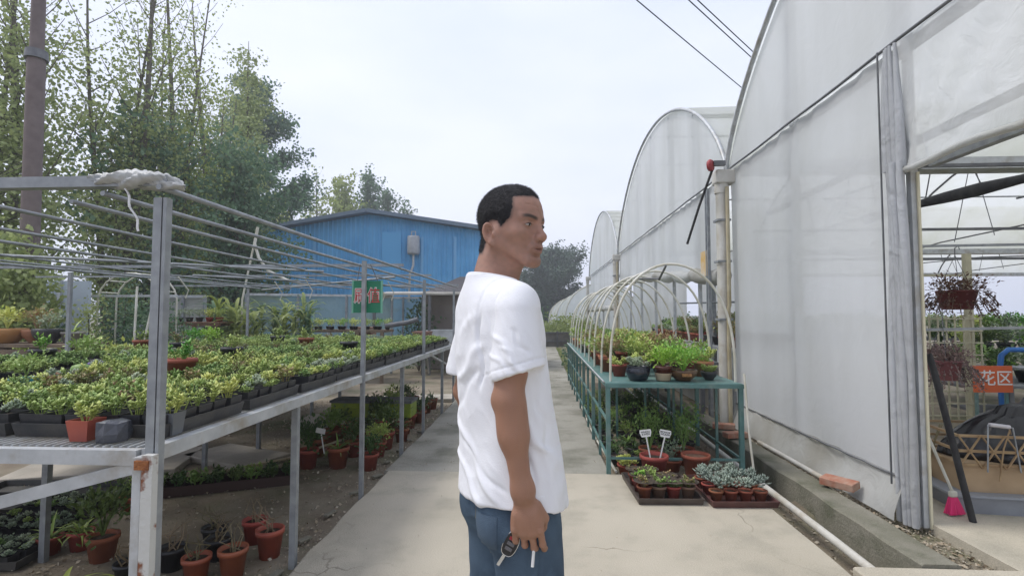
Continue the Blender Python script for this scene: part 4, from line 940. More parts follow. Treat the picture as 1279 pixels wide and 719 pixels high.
# rose arch trellis with climbing vine
t = thing('garden_arch', 'small white garden arch with dark climbing vine behind the rear bench', 'arch', (-6.25, 7.6, 0))
for dx in (-.48, .0, .48):
    pass
for y in (0, .35):
    m_ = MB(); m_.tube([(-.5, y, 0), (-.5, y, 1.5)]+[(-.5*math.cos(a), y, 1.55+.42*math.sin(a)) for a in np.linspace(.1, 3.04, 10)]+[(.5, y, 1.5), (.5, y, 0)], .014, 5); m_.build('arch_hoop', M['white_hoop'], t)
m_ = MB()
for a in np.linspace(.3, 2.8, 6): m_.tube([(-.5*math.cos(a), 0, 1.55+.42*math.sin(a)), (-.5*math.cos(a), .35, 1.55+.42*math.sin(a))], .01, 4)
m_.build('arch_rungs', M['white_hoop'], t)
m_ = MB(); m_.bar((-.6, 0, 1.62), (.75, 0, 1.62), .035); m_.build('lintel', M['galv_light'], t)
for i, (x0, x1) in enumerate(((.12, .02), (.24, .32))):
    m_ = MB(); m_.bar((-6.25+x0+.3, 7.2, .8), (-6.25+x1+.3, 7.35, 1.75), .022); tag(m_.build('cane', M['white_hoop']), f'white stick leaning on the vine arch, {["left", "right"][i]} of the pair', 'stick', 'white sticks on the arch')
bigbush('climbing_vine', 'dark climbing vine filling the garden arch', (-6.05, 7.95, 0), .42, 1.7, 3200, .05, LM['dark'], 4, 'vine')
bigbush('climbing_vine', 'looser light vine on the left leg of the garden arch', (-6.75, 7.5, 0), .22, 1.8, 1200, .05, LM['olive'], 5, 'vine')
# net house behind
NETM = film_mat('shade_net', (.36, .46, .42), .42, .35, (.26, .36, .32), .8); NETL = film_mat('pale_net', (.44, .44, .42), .15, .3, (.33, .34, .33), 1.)
def netwall(name, label, x0, x1, y0, y1, z, m, seed, group='net panels behind the left benches', zb=0.):
    t = thing(name, label, 'net wall', (0, 0, 0), 0, group); L_ = math.hypot(x1-x0, y1-y0); n = max(2, round(L_/1.1))
    def fn(u, v):
        s_ = .03*math.sin(u*9+v*6+seed)+.02*math.sin(u*23-v*11); return (x0+(x1-x0)*u, y0+(y1-y0)*u+s_*math.sin(math.pi*v), zb+(z-zb)*v)
    m_ = MB(); m_.grid(fn, 40, 14); m_.build('net_sheet', m, t)
    for i in range(n+1):
        m_ = MB(); m_.bar((x0+(x1-x0)*i/n, y0+(y1-y0)*i/n-.06, -.05), (x0+(x1-x0)*i/n, y0+(y1-y0)*i/n-.06, z+.03), .045); m_.build('post', M['galv'], t)
    m_ = MB(); m_.bar((x0, y0-.05, z+.02), (x1, y1-.05, z+.02), .05); m_.build('top_rail', M['galv_light'], t); return t
netwall('net_wall', 'pale sagging net panel left of the strappy green plants', -7.2, -6.35, 9.6, 9.6, 1.66, NETL, 1)
netwall('net_wall', 'long blue green net wall running behind the strappy plants', -6.3, -3.5, 10.9, 12.2, 1.75, NETM, 2)
netwall('net_wall', 'low green net wall in front of the barn and left of the dark shed', -4.9, -2.2, 13.4, 13.4, 1.75, NETM, 3)
# corn-like strappy plants
sg = np.random.default_rng(8); sr = random.Random(8)
for i in range(30):
    u = i/29; x = -5.95+1.75*u+sr.uniform(-.1, .1); y = 8.6+.8*sr.random()+.4*u; h = sr.uniform(1.45, 1.75)
    t = thing('tall_leafy_plant', f'tall arching leafy plant behind rear bench, {ORD[i//2]} {"front" if i%2 else "rear"} clump from left', 'plant', (x, y, 0), 0, 'tall leafy plants behind the rear bench')
    m_ = MB(); m_.tube([(0, 0, 0), (.02, .02, h*.75)], [.018, .01], 5); m_.build('stem', PM['dark'], t)
    m_ = MB()
    for k in range(26): blade(m_, (0, 0, h*(.2+.70*k/26)), sr.uniform(0, 6.28), sr.uniform(.4, 1.3), sr.uniform(.3, .55), .075, sr.uniform(.7, 1.3), 4)
    m_.build('leaves', LM[sr.choice(['olive', 'dark', 'olive', 'yellow'])], t)
# wooden stand with pots at the net
t = thing('potting_stand', 'brown wooden stand with slanted brace in front of the pale net', 'stand', (0, 0, 0))
for a, b, w in (((-6.35, 8.6, 1.17), (-5.45, 8.6, 1.17), .05), ((-6.35, 8.9, 1.17), (-5.45, 8.9, 1.17), .05), ((-6.3, 8.6, -.05), (-6.3, 8.6, 1.15), .05), ((-5.9, 8.6, -.05), (-5.9, 8.6, 1.15), .05), ((-5.5, 8.6, 1.15), (-6.0, 8.6, .6), .035), ((-6.3, 8.62, .75), (-5.5, 8.62, .75), .035)):
    m_ = MB(); m_.bar(a, b, w); m_.build('timber', mat('brown_timber', (.26, .15, .10), .8), t)
m_ = MB(); m_.box((-5.9, 8.75, 1.2), (.95, .4, .02)); m_.build('shelf_board', mat('brown_timber', (.26, .15, .10), .8), t)
for i in range(5): potted('potted_plant', f'small plant on the brown stand by the net, {ORD[i]} from the left', 'potted plant', (-6.25+i*.18, 8.72, 1.21), 'round', M['terracotta'] if i > 2 else M['black_plastic'], .06, .08, bsh1, PM['lime' if i > 2 else 'grey'], 'pots on the brown stand')
# far bench with greens and boxes before the shed
t = thing('raised_bench', 'far raised bench of fresh greens behind the hanging sign', 'bench', (0, 0, 0))
m_ = MB(); m_.box((-4.0, 10.7, 1.0), (1.75, .6, .05)); m_.build('bench_top', M['wood'], t)
for x in (-4.8, -4.3, -3.7, -3.2):
    m_ = MB(); m_.bar((x, 10.42, -.05), (x, 10.42, .975), .06); m_.build('leg', M['galv_light'] if x < -4 else M['wood'], t)
for i in range(14): 
    t2 = potted('potted_plant', f'light green pot plant on the far raised bench, {ORD[i]} from the left', 'potted plant', (-4.8+i*.125, 10.55+.15*(i % 2), 1.026), 'round', M['black_plastic'], .055, .07, bsh1, PM['lime' if i % 3 else 'bright'], 'pots on the far raised bench', rz=i)
m_ = MB(); m_.tube([(-3.2, 10.6, 1.1), (-2.75, 10.7, 1.17), (-2.55, 10.75, 1.24)], .05, 7); tag(m_.build('hose_roll', M['steel_dark']), 'dark rolled sheet lying at the right end of the far bench', 'roll')
for i, (x, y, w, h, c, lab) in enumerate(((-3.8, 11.2, .35, .6, (.30, .17, .12), 'brown crate under the far raised bench'), (-2.6, 11.4, .35, .5, (.28, .16, .12), 'brown box just right of the far raised bench'), (-2.15, 12.1, .9, .42, (.62, .66, .68), 'white tub by the dark shed entrance'))):
    m_ = MB(); m_.box((0, 0, h/2), (w, .4, h), taper=.85); m_.box((0, 0, h), (w*1.06, .43, .03)); tag(m_.build('box', mat(f'box_{i}', c, .7, tuple(a*.7 for a in c), 5), None, (x, y, .45 if i < 2 else .55)), lab, 'box', 'boxes near the far bench')
# shed with fabric roof
t = thing('shed', 'dark grey fabric covered shed right of the net wall, partly behind the man', 'shed', (0, 0, 0))
sm = mat('shed_fabric', (.24, .215, .21), .8, (.31, .285, .275), 1.5, bump=.3, bscale=10)
m_ = MB(); m_.box((-1.9, 14.2, .95), (2.0, 2.4, 1.95)); m_.build('shed_body', sm, t)
m_ = MB(); m_.add([(-3.0, 12.9, 1.85), (-2.0, 12.9, 2.28), (-.8, 12.9, 2.28), (-.75, 12.9, 1.8), (-3.0, 15.6, 1.85), (-2.0, 15.6, 2.28), (-.8, 15.6, 2.28), (-.75, 15.6, 1.8)], [(0, 1, 2, 3), (0, 4, 5, 1), (1, 5, 6, 2), (2, 6, 7, 3), (7, 6, 5, 4)]); m_.build('roof_cover', mat('roof_cover', (.27, .26, .27), .7, (.2, .19, .2), 2), t)
m_ = MB(); m_.add([(-3.9, 11.9, 1.80), (-1.3, 11.9, 1.80), (-1.3, 13.1, 1.92), (-3.9, 13.1, 1.92)], [(0, 1, 2, 3)]); m_.bar((-3.92, 11.88, 1.81), (-1.28, 11.88, 1.81), .05, .045); m_.build('awning', mat('awning_white', (.60, .58, .53), .6, (.45, .43, .38), 3, transl=.25), t)
for x in (-3.85, -2.7, -2.55, -1.4):
    m_ = MB(); m_.bar((x, 11.9, -.05), (x, 11.9, 1.79), .06); m_.build('post', M['steel_dark'] if x < -2 else M['galv'], t)
bigbush('bush', 'small bush by the awning posts', (-2.9, 12.4, 0), .3, 1.7, 900, .08, LM['blue'], 6, group=BG)
# big bent white hoop pipe
m_ = MB(); m_.tube([(-5.05, 9, 2.9), (-5.1, 9, 2.6), (-5.02, 9, 2.35), (-4.85, 9, 2.12), (-4.5, 9, 1.95), (-4.1, 9, 1.85)], .025, 6); m_.tube([(-5.05, 9, 2.9), (-5.3, 9, 1.6), (-5.3, 9, 0)], .018, 5)
tag(m_.build('bent_pipe', M['white_hoop']), 'curved white pipe rising at the left edge of the blue barn', 'pipe')
# utility pole
t = thing('utility_pole', 'tall brown grey utility pole rising past the top left of the picture', 'pole', (-7.30, 7.0, 0))
pm_ = mat('pole_concrete', (.135, .105, .10), .8, (.18, .145, .135), 6, bump=.2)
m_ = MB(); m_.tube([(.06, 0, -.1), (-.0, 0, 5.1)], [.115, .108], 16); m_.build('lower_shaft', pm_, t)
m_ = MB(); m_.tube([(0, 0, 5.1), (-.03, 0, 8.6)], [.085, .078], 16); m_.build('upper_shaft', pm_, t)
m_ = MB(); m_.tube([(0, 0, 5.03), (0, 0, 5.16)], [.14, .13], 16); m_.build('collar', M['steel_dark'], t)
# grass and weeds at the back left
def tufts(name, label, xs, ys, n, L_, m, seed, z=-.05):
    g_ = np.random.default_rng(seed); P = np.stack([g_.uniform(*xs, n), g_.uniform(*ys, n), z+g_.uniform(0, L_*.8, n)], 1); D = g_.normal(0, .6, (n, 3)); D[:, 2] += 1
    return tag(link(name, np_leaves(P, D, L_*g_.uniform(.6, 1.3, n), .22, name, m, g_)), label, 'weeds', kind='stuff')
tufts('weeds', 'low weeds over the ground behind the left benches', (-12, -4.7), (6, 16), 14000, .16, LM['olive'], 3)
tufts('undergrowth', 'dark undergrowth below the row of trees', (-15, -7.8), (9, 26), 22000, .4, LM['dark'], 4)
# ---------------------------------------------------------------- teal bench with white hoops
GTZ = .76
t = thing('teal_bench', 'long teal painted metal bench beside the concrete path with balusters', 'bench', (0, 0, 0))
gx0, gx1, gy0, gy1 = .57, 1.68, 4.50, 10.7
m_ = MB(); m_.box(((gx0+gx1)/2, (gy0+gy1)/2, GTZ-.008), (gx1-gx0, gy1-gy0, .012)); m_.build('bench_top', M['teal'], t)
for a, b in (((gx0, gy0, GTZ-.02), (gx0, gy1, GTZ-.02)), ((gx1, gy0, GTZ-.02), (gx1, gy1, GTZ-.02)), ((gx0-.02, gy0-.005, GTZ-.022), (gx1+.02, gy0-.005, GTZ-.022)), ((gx0, gy1, GTZ-.022), (gx1, gy1, GTZ-.022)), ((gx0+.02, gy0, .13), (gx1-.02, gy0, .13)), ((gx0, gy0+.02, .13), (gx0, gy1, .13)), ((gx1, gy0+.02, .13), (gx1, gy1, .13)), ((gx0, gy0+.02, .44), (gx0, gy1, .44))):
    m_ = MB(); m_.bar(a, b, .032 if a[2] > .6 else .018, .034 if a[2] > .6 else .018); m_.build('rail', M['teal'], t)
for x in (gx0+.003, gx1-.003):
    for k in range(11):
        y = gy0+.003+k*.62
        m_ = MB(); m_.bar((x, y, -.06), (x, y, GTZ-.04), .036 if k % 2 == 0 else .024); m_.build('leg', M['teal'], t)
m_ = MB(); m_.tube([(gx0-.024, gy0+.05, GTZ-.0), (gx0-.024, gy1, GTZ)], .008, 5); m_.build('edge_strip', M['galv_light'], t)
for k in range(3):
    m_ = MB(); m_.bar((gx0+.3*k+.25, gy0+1.2, .02), (gx0+.3*k+.25, gy0+1.2, GTZ-.04), .022); m_.build('inner_leg', M['teal'], t)
def hoop(y, k):
    dx = .02*math.sin(k*2.1); pts = []
    for i in range(29):
        a = math.pi*i/28; x = 1.145-.535*math.cos(a)+dx*math.sin(a); z = GTZ+1.02*math.sin(a)**.72-.01*k*.3
        if i in (0, 28): z = GTZ-.08
        pts.append((x, y+.06*math.sin(a)*math.sin(k), z))
    m_ = MB(); m_.tube(pts, .0115, 7)
    return tag(m_.build('hoop', M['white_hoop']), f'white bent pipe hoop over the teal bench, {ORD[k]} from the front', 'hoop', 'white hoops over the teal bench')
for k in range(10): hoop(4.62+.66*k, k)
m_ = MB(); m_.tube([(1.10, 4.60, 1.765), (1.08, 4.78, 1.66), (1.04, 5.28, 1.70), (.95, 5.3, 1.69)], .011, 6)
tag(m_.build('hoop_spacer', M['steel_dark']), 'short dark strap joining the tops of the first two hoops', 'strap')
RG = 'pot plants crowding the teal bench'
def glazed(r, h):
    m_ = MB(); m_.lathe([(0, 0), (r*.66, 0), (r*.80, h*.12), (r*1.0, h*.5), (r*.98, h*.78), (r*.86, h*.92), (r*.95, h), (r*.88, h), (r*.80, h*.84)], seg=28); return m_
gs = fz('gs', lambda: (lambda m_, r: [rosette(r, 16, .05, .04, 1.2, .2, .5, .2, mb=m_, c=(r.uniform(-.10, .10), r.uniform(-.10, .10), r.uniform(.0, .05))) for _ in range(13)] and m_)(MB(), random.Random(5)))
brt = fz('brt', lambda: bush(random.Random(25), 700, .17, .18, .034, .5, stems=9, c=(0, 0, .0)))
brt2 = fz('brt2', lambda: bush(random.Random(26), 420, .12, .13, .032, .5, stems=9))
lowc = fz('lowc', lambda: sprigs(random.Random(27), 40, .08, .06, 7, .022, .6))
redb = fz('redb', lambda: bush(random.Random(28), 460, .16, .17, .036, .6, stems=9))
potted('potted_plant', 'dark glossy glazed pot of grey green rosettes at the front left of the teal bench', 'potted plant', (.86, 4.68, GTZ), glazed, GL('navy_glaze', (.012, .016, .028)), .105, .13, gs, PM['grey'], None)
t = potted('potted_plant', 'two tone brown and cream pot with bright leaves between the glossy pot and the bowl', 'potted plant', (1.075, 4.66, GTZ), 'round', mat('brown_glaze', (.10, .03, .02), .35, coat=.3), .078, .13, brt2, PM['bright'], None)
m_ = MB(); m_.lathe([(.05, 0), (.062, .008), (.0735, .065), (.0745, .066), (.0745, .07)], seg=22); m_.build('cream_band', mat('cream_clay', (.50, .38, .26), .7), t)
t = potted('potted_plant', 'wide dark bronze bowl with a bright green feathery bonsai', 'potted plant', (1.255, 4.69, GTZ), bowl, mat('bronze_bowl', (.07, .035, .018), .4, (.13, .07, .03), 9, coat=.3), .125, .095, brt, PM['bright'], None)
m_ = MB()
for k in range(5): m_.lathe([(0, -.002), (.013, -.001), (.015, .003), (.013, .005)], (0, 0, 0), 10)
m_ = MB(); m_.box((0, -.122, .058), (.085, .012, .03), (-.3, 0, 0)); m_.build('bowl_plaque', mat('gold_clay', (.30, .15, .04), .5, (.16, .07, .02), 60, bump=.6, bscale=150), t, bevel=.004)
potted('potted_plant', 'small dark bowl of low pale green succulents at the front right corner', 'potted plant', (1.50, 4.76, GTZ), bowl, M['black_plastic'], .072, .075, lowc, PM['lime'], None)
rg_ = random.Random(77); kk = 0
kopts = [(redb, 'mix', 'reddish bushy'), (redb, 'red', 'rusty red'), (gs, 'grey', 'grey rosette'), (bsh3, 'lime', 'yellow green sprawling'), (bshM, 'green', 'green bushy'), (gs, 'lime', 'lime rosette'), (redb, 'lime', 'light green bushy')]
place = []
for r_i, y in enumerate(np.arange(5.02, 10.5, .37)):
    for c_i, x in enumerate((.72, .99, 1.26, 1.53)):
        place.append((x+rg_.uniform(-.04, .04), y+rg_.uniform(-.05, .05), r_i, c_i))
potms = [M['terracotta'], M['black_plastic'], mat('orange_pot', (.42, .17, .09), .7), mat('brown_pot', (.14, .07, .05), .6), M['terracotta']]
for x, y, r_i, c_i in place:
    kd, fm, nm = rg_.choice(kopts if r_i < 8 else kopts[2:])
    potted('potted_plant', f'{nm} pot plant on the teal bench, {ORD[r_i]} row back, {["path side", "left", "right", "far"][c_i]} column', 'potted plant', (x, y, GTZ), 'round', rg_.choice(potms), .085, .13, kd, PM[fm], RG, rz=rg_.uniform(0, 6), scale=rg_.uniform(.8, 1.1))

# under the teal bench
UG = 'pots under the teal bench'
t = thing('potted_plant', 'terracotta pot holding two white stakes in front of the teal bench', 'potted plant', (.935, 4.42, 0))
link('pot', pot_mb(.112, .185, .018).mesh('pot', M['terracotta']), t); s_ = MB(); s_.disc(.10, .155); s_.build('soil', M['peat'], t)
t = thing('potted_plant', 'terracotta pot with small sprig right of the staked pot', 'potted plant', (1.29, 4.48, 0))
link('pot', pot_mb(.112, .18, .018).mesh('pot', M['terracotta']), t); s_ = MB(); s_.disc(.10, .155); s_.build('soil', mat('dry_soil', (.20, .11, .07), .95, (.28, .17, .11), 60, bump=1, bscale=90), t)
m_ = sprigs(random.Random(3), 3, .05, .05, 5, .02); m_.build('foliage', PM['dry'], t, loc=(-.04, .0, .12))
def stake(x, y, z, h, lean, label, txt):
    t = thing('plant_label', label, 'plant label', (x, y, z), 0, None)
    wm_ = mat('label_white', (.72, .72, .70), .4)
    m_ = MB(); m_.bar((0, 0, 0), (lean, 0, h), .011, .003); m_.build('stake', wm_, t)
    m_ = MB(); m_.add([(-.036, 0, 0), (.036, 0, 0), (.048, 0, .035), (.044, 0, .058), (-.044, 0, .058), (-.048, 0, .035), (-.036, .003, 0), (.036, .003, 0), (.048, .003, .035), (.044, .003, .058), (-.044, .003, .058), (-.048, .003, .035)], [(0, 1, 2, 3, 4, 5), (11, 10, 9, 8, 7, 6)]+[(k, 6+k, 6+(k+1) % 6, (k+1) % 6) for k in range(6)])
    p = m_.build('tag_plate', wm_, t); p.location = (lean, -.003, h-.002); p.rotation_euler = (R(-8), math.atan2(lean, h)*.7, 0)
    q = text('lettering', txt, .022, M['blk'], p, (0, -.0006, .030), ext=.0004, off=.0004, lspace=.85); return t
stake(.90, 4.38, .15, .19, -.035, 'left white plant stake with two lines of black lettering', 'WNOU\nKWEN')
stake(.97, 4.375, .15, .19, .045, 'right white plant stake leaning outward, with two lines of black lettering', 'MONOK\nWUNW')
tallp = fz('tallp', lambda: bush(random.Random(45), 460, .16, .36, .036, .5, stems=6, c=(0, 0, .0)))
potted('potted_plant', 'tall leafy shrub in a red pot behind the staked pot under the bench', 'potted plant', (1.02, 5.0, -.05), 'round', M['terracotta'], .10, .15, tallp, PM['green'], UG)
potted('potted_plant', 'tall thin stemmed shrub in a red pot right of the leafy one under the bench', 'potted plant', (1.33, 5.0, -.05), 'round', M['terracotta'], .10, .15, tallp, PM['green'], UG, rz=2.)
potted('potted_plant', 'low yellow green succulents in red pot at front left foot of the teal bench', 'potted plant', (.75, 4.66, -.05), 'round', M['terracotta'], .09, .10, gs, PM['lime'], UG, scale=.9)
potted('potted_plant', 'small grey green plant in a red pot between the two shrubs', 'potted plant', (1.17, 4.78, -.05), 'round', M['terracotta'], .08, .10, bsh1, PM['grey'], UG)
kk = 0
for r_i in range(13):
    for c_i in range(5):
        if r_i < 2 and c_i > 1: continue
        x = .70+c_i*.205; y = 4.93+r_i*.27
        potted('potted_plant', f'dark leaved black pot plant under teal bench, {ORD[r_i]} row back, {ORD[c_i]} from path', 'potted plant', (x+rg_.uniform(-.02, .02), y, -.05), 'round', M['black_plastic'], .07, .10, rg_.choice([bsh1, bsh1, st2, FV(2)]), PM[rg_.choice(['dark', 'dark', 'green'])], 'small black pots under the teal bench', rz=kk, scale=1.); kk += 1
# two trays on the concrete in front
tb = mat('brown_black_tray', (.055, .042, .036), .5, (.09, .07, .06), 9); tm2 = mat('maroon_plastic_tray', (.11, .045, .04), .5, (.075, .035, .03), 7)
def traypts(cx, cy, rz, nx, ny, dx, dy):
    for b in range(ny):
        for a in range(nx):
            x = (a-(nx-1)/2)*dx; y = (b-(ny-1)/2)*dy; yield a, b, cx+x*math.cos(rz)-y*math.sin(rz), cy+x*math.sin(rz)+y*math.cos(rz)
tag(tray_mb(.47, .62, .045, .012).build('plant_tray', tb, None, (.905, 4.09, .001), .04), 'brown black tray of bright green potted succulents on the concrete', 'tray')
tag(tray_mb(.47, .62, .045, .012).build('plant_tray', tm2, None, (1.405, 4.06, .001), .05), 'maroon tray of silvery rosette pots on the concrete beside the pipe', 'tray')
q_ = random.Random(91); rowsn = ['front', 'second', 'third', 'back']; coln = ['left', 'left centre', 'right centre', 'right']
for a, b, x, y in traypts(.905, 4.06, .04, 4, 3, .105, .15):
    if (a, b) in ((3, 1), (3, 2), (2, 2)): continue
    v = q_.choice([1, 5, 7, 2, 10]); mn = q_.choice(['lime', 'bright', 'lime', 'green', 'mix'])
    t = potted('potted_succulent', f'{MLOOK[mn]} succulent in the brown black floor tray, {rowsn[b]} row {coln[a]}', 'succulent', (x, y, .012), 'round', M['terracotta'] if q_.random() < .6 else mat('brown_pot2', (.20, .12, .08), .7), .045, .075, (f'svx{v}', lambda v=v: SV[v]), PM[mn], 'succulents in the brown black floor tray', rz=q_.uniform(0, 6), scale=1.15)
    t.children[2].scale = (1.65,)*3
for a, b, x, y in traypts(1.405, 4.03, .05, 4, 3, .105, .15):
    if b == 2 and a > 2: continue
    kind = (f'ech{(a+b)%3}', lambda k=(a+b) % 3: (lambda m_, r: [rosette(r, 15, .058, .07, 1.2, .25, .42, .18, mb=m_, c=(r.uniform(-.035, .035), r.uniform(-.035, .035), r.uniform(0, .035))) for _ in range(4)] and m_)(MB(), random.Random(200+k)))
    potted('potted_succulent', f'silvery rosette succulent in the maroon floor tray, {rowsn[b]} row {coln[a]}', 'succulent', (x, y, .012), 'round', M['terracotta'], .045, .07, kind, PM['blue'], 'succulents in the maroon floor tray', rz=q_.uniform(0, 6), scale=1.05)

# pipes along the channel, kerb clutter
def lyingpipe(label, pts, r, m, cat='pipe'):
    m_ = MB(); m_.tube(pts, r, 10); return tag(m_.build('water_pipe', m), label, cat, 'pipes lying along the path and channel')
lyingpipe('long dirty white pipe lying along the channel beside the concrete', [(1.80, 2.5, -.055), (1.80, 3.4, -.045), (1.81, 5, -.05), (1.83, 8, -.05), (1.85, 14, -.05)], .026, M['white_pipe'])
lyingpipe('thinner pale pipe on the soil between the bench legs and the channel', [(1.50, 4.6, -.03), (1.57, 6, -.03), (1.60, 12, -.03)], .016, M['white_pipe'])
lyingpipe('white cane lying along the foot of the teal bench by the path', [(.645, 4.56, .0), (.60, 6.0, -.02), (.61, 10, -.02)], .011, M['white_hoop'])
lyingpipe('white pole leaning from the channel up to the right end of the teal bench', [(1.725, 4.36, -.03), (1.705, 4.42, .40), (1.690, 4.45, .85)], .009, M['white_hoop'])
lyingpipe('white pipe resting on the kerb with its end under the brick', [(2.26, 5.6, .02), (2.22, 4.9, .05), (2.20, 4.25, .065), (2.19, 4.02, .065)], .02, M['white_pipe'])
def brick(label, loc, rz, rx=0):
    m_ = MB(); m_.box((0, 0, .028), (.235, .11, .056)); o = m_.build('brick', M['brick'], None, loc, rz, .006); o.rotation_euler = (rx, 0, rz); tag(o, label, 'brick', 'loose bricks on the kerb')
brick('pinkish brick lying on the white pipe end on the kerb', (2.20, 4.03, .075), -.95, .12)
brick('red brick on the kerb behind the teal bench end', (2.03, 5.62, .06), .2)
brick('second red brick on the kerb just beyond the first', (2.06, 6.05, .06), -.3)
chips('kerb_litter', (2.17, 2.42), (2.9, 6.3), 1500, -.03, .008, .04, LIT, 'dry leaves and rubble chips along the foot of the film wall', 7)
chips('kerb_gravel', (2.15, 2.46), (2.85, 6.5), 3000, -.035, .005, .02, GRV, 'dark grit between the kerb and the film wall', 8)
chips('bench_foot_litter', (.58, 1.66), (4.5, 9), 2500, -.045, .006, .025, LIT, 'crumbs and dead leaves on the soil below the teal bench', 9)
chips('channel_litter', (1.66, 1.95), (2.9, 9), 900, -.195, .008, .035, LIT, 'leaves and rubble in the channel bottom', 10)
chips('doorway_litter', (2.2, 2.6), (2.86, 3.7), 260, -.02, .006, .025, LIT, 'rubble scraps by the doorway curtain', 11)

chips('path_grit', (-1.28, 1.58), (2.0, 4.45), 260, .002, .003, .009, LIT, 'tiny grit and leaf scraps on the concrete', 12)
chips('far_path_grit', (-1.32, .58), (4.5, 14), 420, -.001, .005, .018, LIT, 'leaf scraps on the farther concrete path', 13)
# ---------------------------------------------------------------- inside the near greenhouse, through the doorway
IN = 'hanging baskets inside the doorway'
def basket(label, loc, r, h, seed, pm_, fm):
    t = thing('hanging_basket', label, 'hanging basket', loc, 0, IN)
    m_ = MB(); m_.lathe([(0, 0), (r*.6, 0), (r*.85, h), (r*.88, h), (r*.8, h*.9)], seg=18); m_.build('basket', pm_, t)
    rr = random.Random(seed); m_ = bush(rr, 900, r*1.2, h*1.0, .032, .5, c=(0, 0, h*.55), stems=11)
    for k in range(60):
        a = k*.7+rr.random(); q = Vector((math.cos(a)*r, math.sin(a)*r, h*rr.uniform(.3, 1))); pts = [q+Vector((math.cos(a)*.03*j, math.sin(a)*.03*j, -.028*j*j*.4)) for j in range(4)]; m_.tube(pts, .003, 3)
        for p in pts[1:]:
            for _ in range(3): fleshy(m_, p, Vector((rr.gauss(0, 1), rr.gauss(0, 1), rr.gauss(0, 1))), Vector((.1, .2, 1)), .03, .016, .004)
    m_.build('foliage', fm, t)
    for a in (0, 2.1, 4.2):
        m_ = MB(); m_.tube([(math.cos(a)*r*.8, math.sin(a)*r*.8, h*.95), (0, 0, h+.30)], .003, 4); m_.build('wire', M['steel_dark'], t)
    m_ = MB(); m_.tube([(0, 0, h+.30), (.0, 0, h+.36), (.03, 0, h+.38), (.04, 0, h+.35)], .004, 5); m_.build('hook', M['steel_dark'], t)
basket('upper hanging basket with a deep maroon trailing plant', (3.52, 4.6, 1.38), .17, .16, 1, mat('maroon_basket', (.13, .03, .03), .6), PM['maroon'])
basket('lower hanging basket with dusty pinkish trailing plant over the lattice', (3.10, 4.2, .84), .135, .15, 2, mat('pink_basket', (.30, .12, .13), .6), plantmat('plant_dusty', (.16, .11, .10), (.30, .20, .19)))
m_ = MB(); m_.bar((2.9, 4.2, 1.22), (4.6, 4.2, 1.26), .02); m_.bar((3.2, 4.6, 1.92), (5.2, 4.6, 1.94), .02); tag(m_.build('hanging_rod', M['galv']), 'thin rods carrying the two hanging baskets', 'rod')
t = thing('lattice_panel', 'cream square lattice panel below the hanging baskets', 'lattice', (0, 0, 0))
lm_ = mat('cream_lattice', (.55, .52, .36), .6, (.42, .40, .28), 6)
for i in range(8):
    m_ = MB(); m_.box((3.50+i*.075, 5.0, .86), (.012, .01, .95)); m_.build('upright', lm_, t)
for i in range(9):
    m_ = MB(); m_.box((3.76, 4.992, .42+i*.11), (.55, .01, .012)); m_.build('crossbar', lm_, t)
m_ = MB(); m_.bar((3.95, 5.03, -.02), (3.95, 5.03, 1.9), .05); m_.bar((3.3, 5.03, 1.70), (3.95, 5.03, 1.70), .02); tag(m_.build('cream_post', lm_), 'upright cream post at the right edge of the lattice', 'post')
# orange sign with white characters
t = thing('orange_sign', 'orange red sign with white characters behind the lower basket', 'sign', (3.78, 4.60, .80))
m_ = MB(); m_.box((0, 0, 0), (.31, .012, .22)); m_.build('board', mat('sign_orange', (.62, .12, .03), .5), t)
text('character', '\u82b1\u533a', .135, SW, t, (.02, -.0075, .0), ext=.0008, off=.001)
m_ = MB(); m_.bar((-.12, .02, -.86), (-.12, .02, .08), .02); m_.bar((.12, .02, -.86), (.12, .02, .08), .02); m_.build('sign_legs', M['teal'], t)
# blue trolley
t = thing('blue_trolley', 'bright blue tube framed trolley standing right of the orange sign', 'trolley', (4.05, 4.28, 0))
bm_ = mat('blue_paint', (.02, .16, .48), .4, (.015, .11, .36), 7)
for y in (0, .55):
    m_ = MB(); m_.tube([(0, y, .12), (-.02, y, .85), (.0, y, .98), (.06, y, 1.03), (.75, y, 1.03), (.82, y, .96), (.82, y, .12)], .022, 8); m_.build('side_frame', bm_, t)
for z in (.25, .5, .72, .88):
    m_ = MB(); m_.box((.41, .275, z), (.80, .55, .018)); m_.build('shelf', M['galv'], t)
for x in (.05, .77):
    for y in (.02, .53):
        m_ = MB(); m_.tube([(x, y-.015, .055), (x, y+.015, .055)], .055, 14); m_.build('wheel', M['blk'], t)
m_ = MB(); m_.bar((.09, -.02, .7), (.09, -.02, 1.0), .03); m_.build('grey_clip', M['galv'], t)
# low tray, cardboard, bamboo lattice basket, black bag
t = thing('grey_tub', 'long grey plastic tub on the floor just inside the doorway', 'tub', (3.44, 3.86, .0), -.12)
m_ = MB(); m_.box((0, 0, .07), (1.35, .55, .14), taper=.93); m_.build('tub_body', mat('grey_plastic', (.26, .28, .31), .5, (.2, .21, .23), 4), t, bevel=.01)
m_ = MB(); m_.box((0, 0, .145), (1.38, .58, .015)); m_.build('tub_rim', mat('grey_plastic', (.26, .28, .31), .5), t)
t = thing('cardboard_box', 'opened brown cardboard box lying in the grey tub', 'box', (3.46, 3.88, .153), -.12)
m_ = MB(); m_.box((0, 0, .09), (1.2, .46, .18)); m_.build('box_body', mat('cardboard', (.42, .30, .18), .9, (.34, .24, .14), 5), t)
t = thing('bamboo_basket', 'low bamboo basket with crossed lattice sides around the black bag', 'basket', (3.46, 3.90, .335), -.12)
bb = mat('bamboo', (.36, .25, .13), .6, (.25, .16, .08), 9)
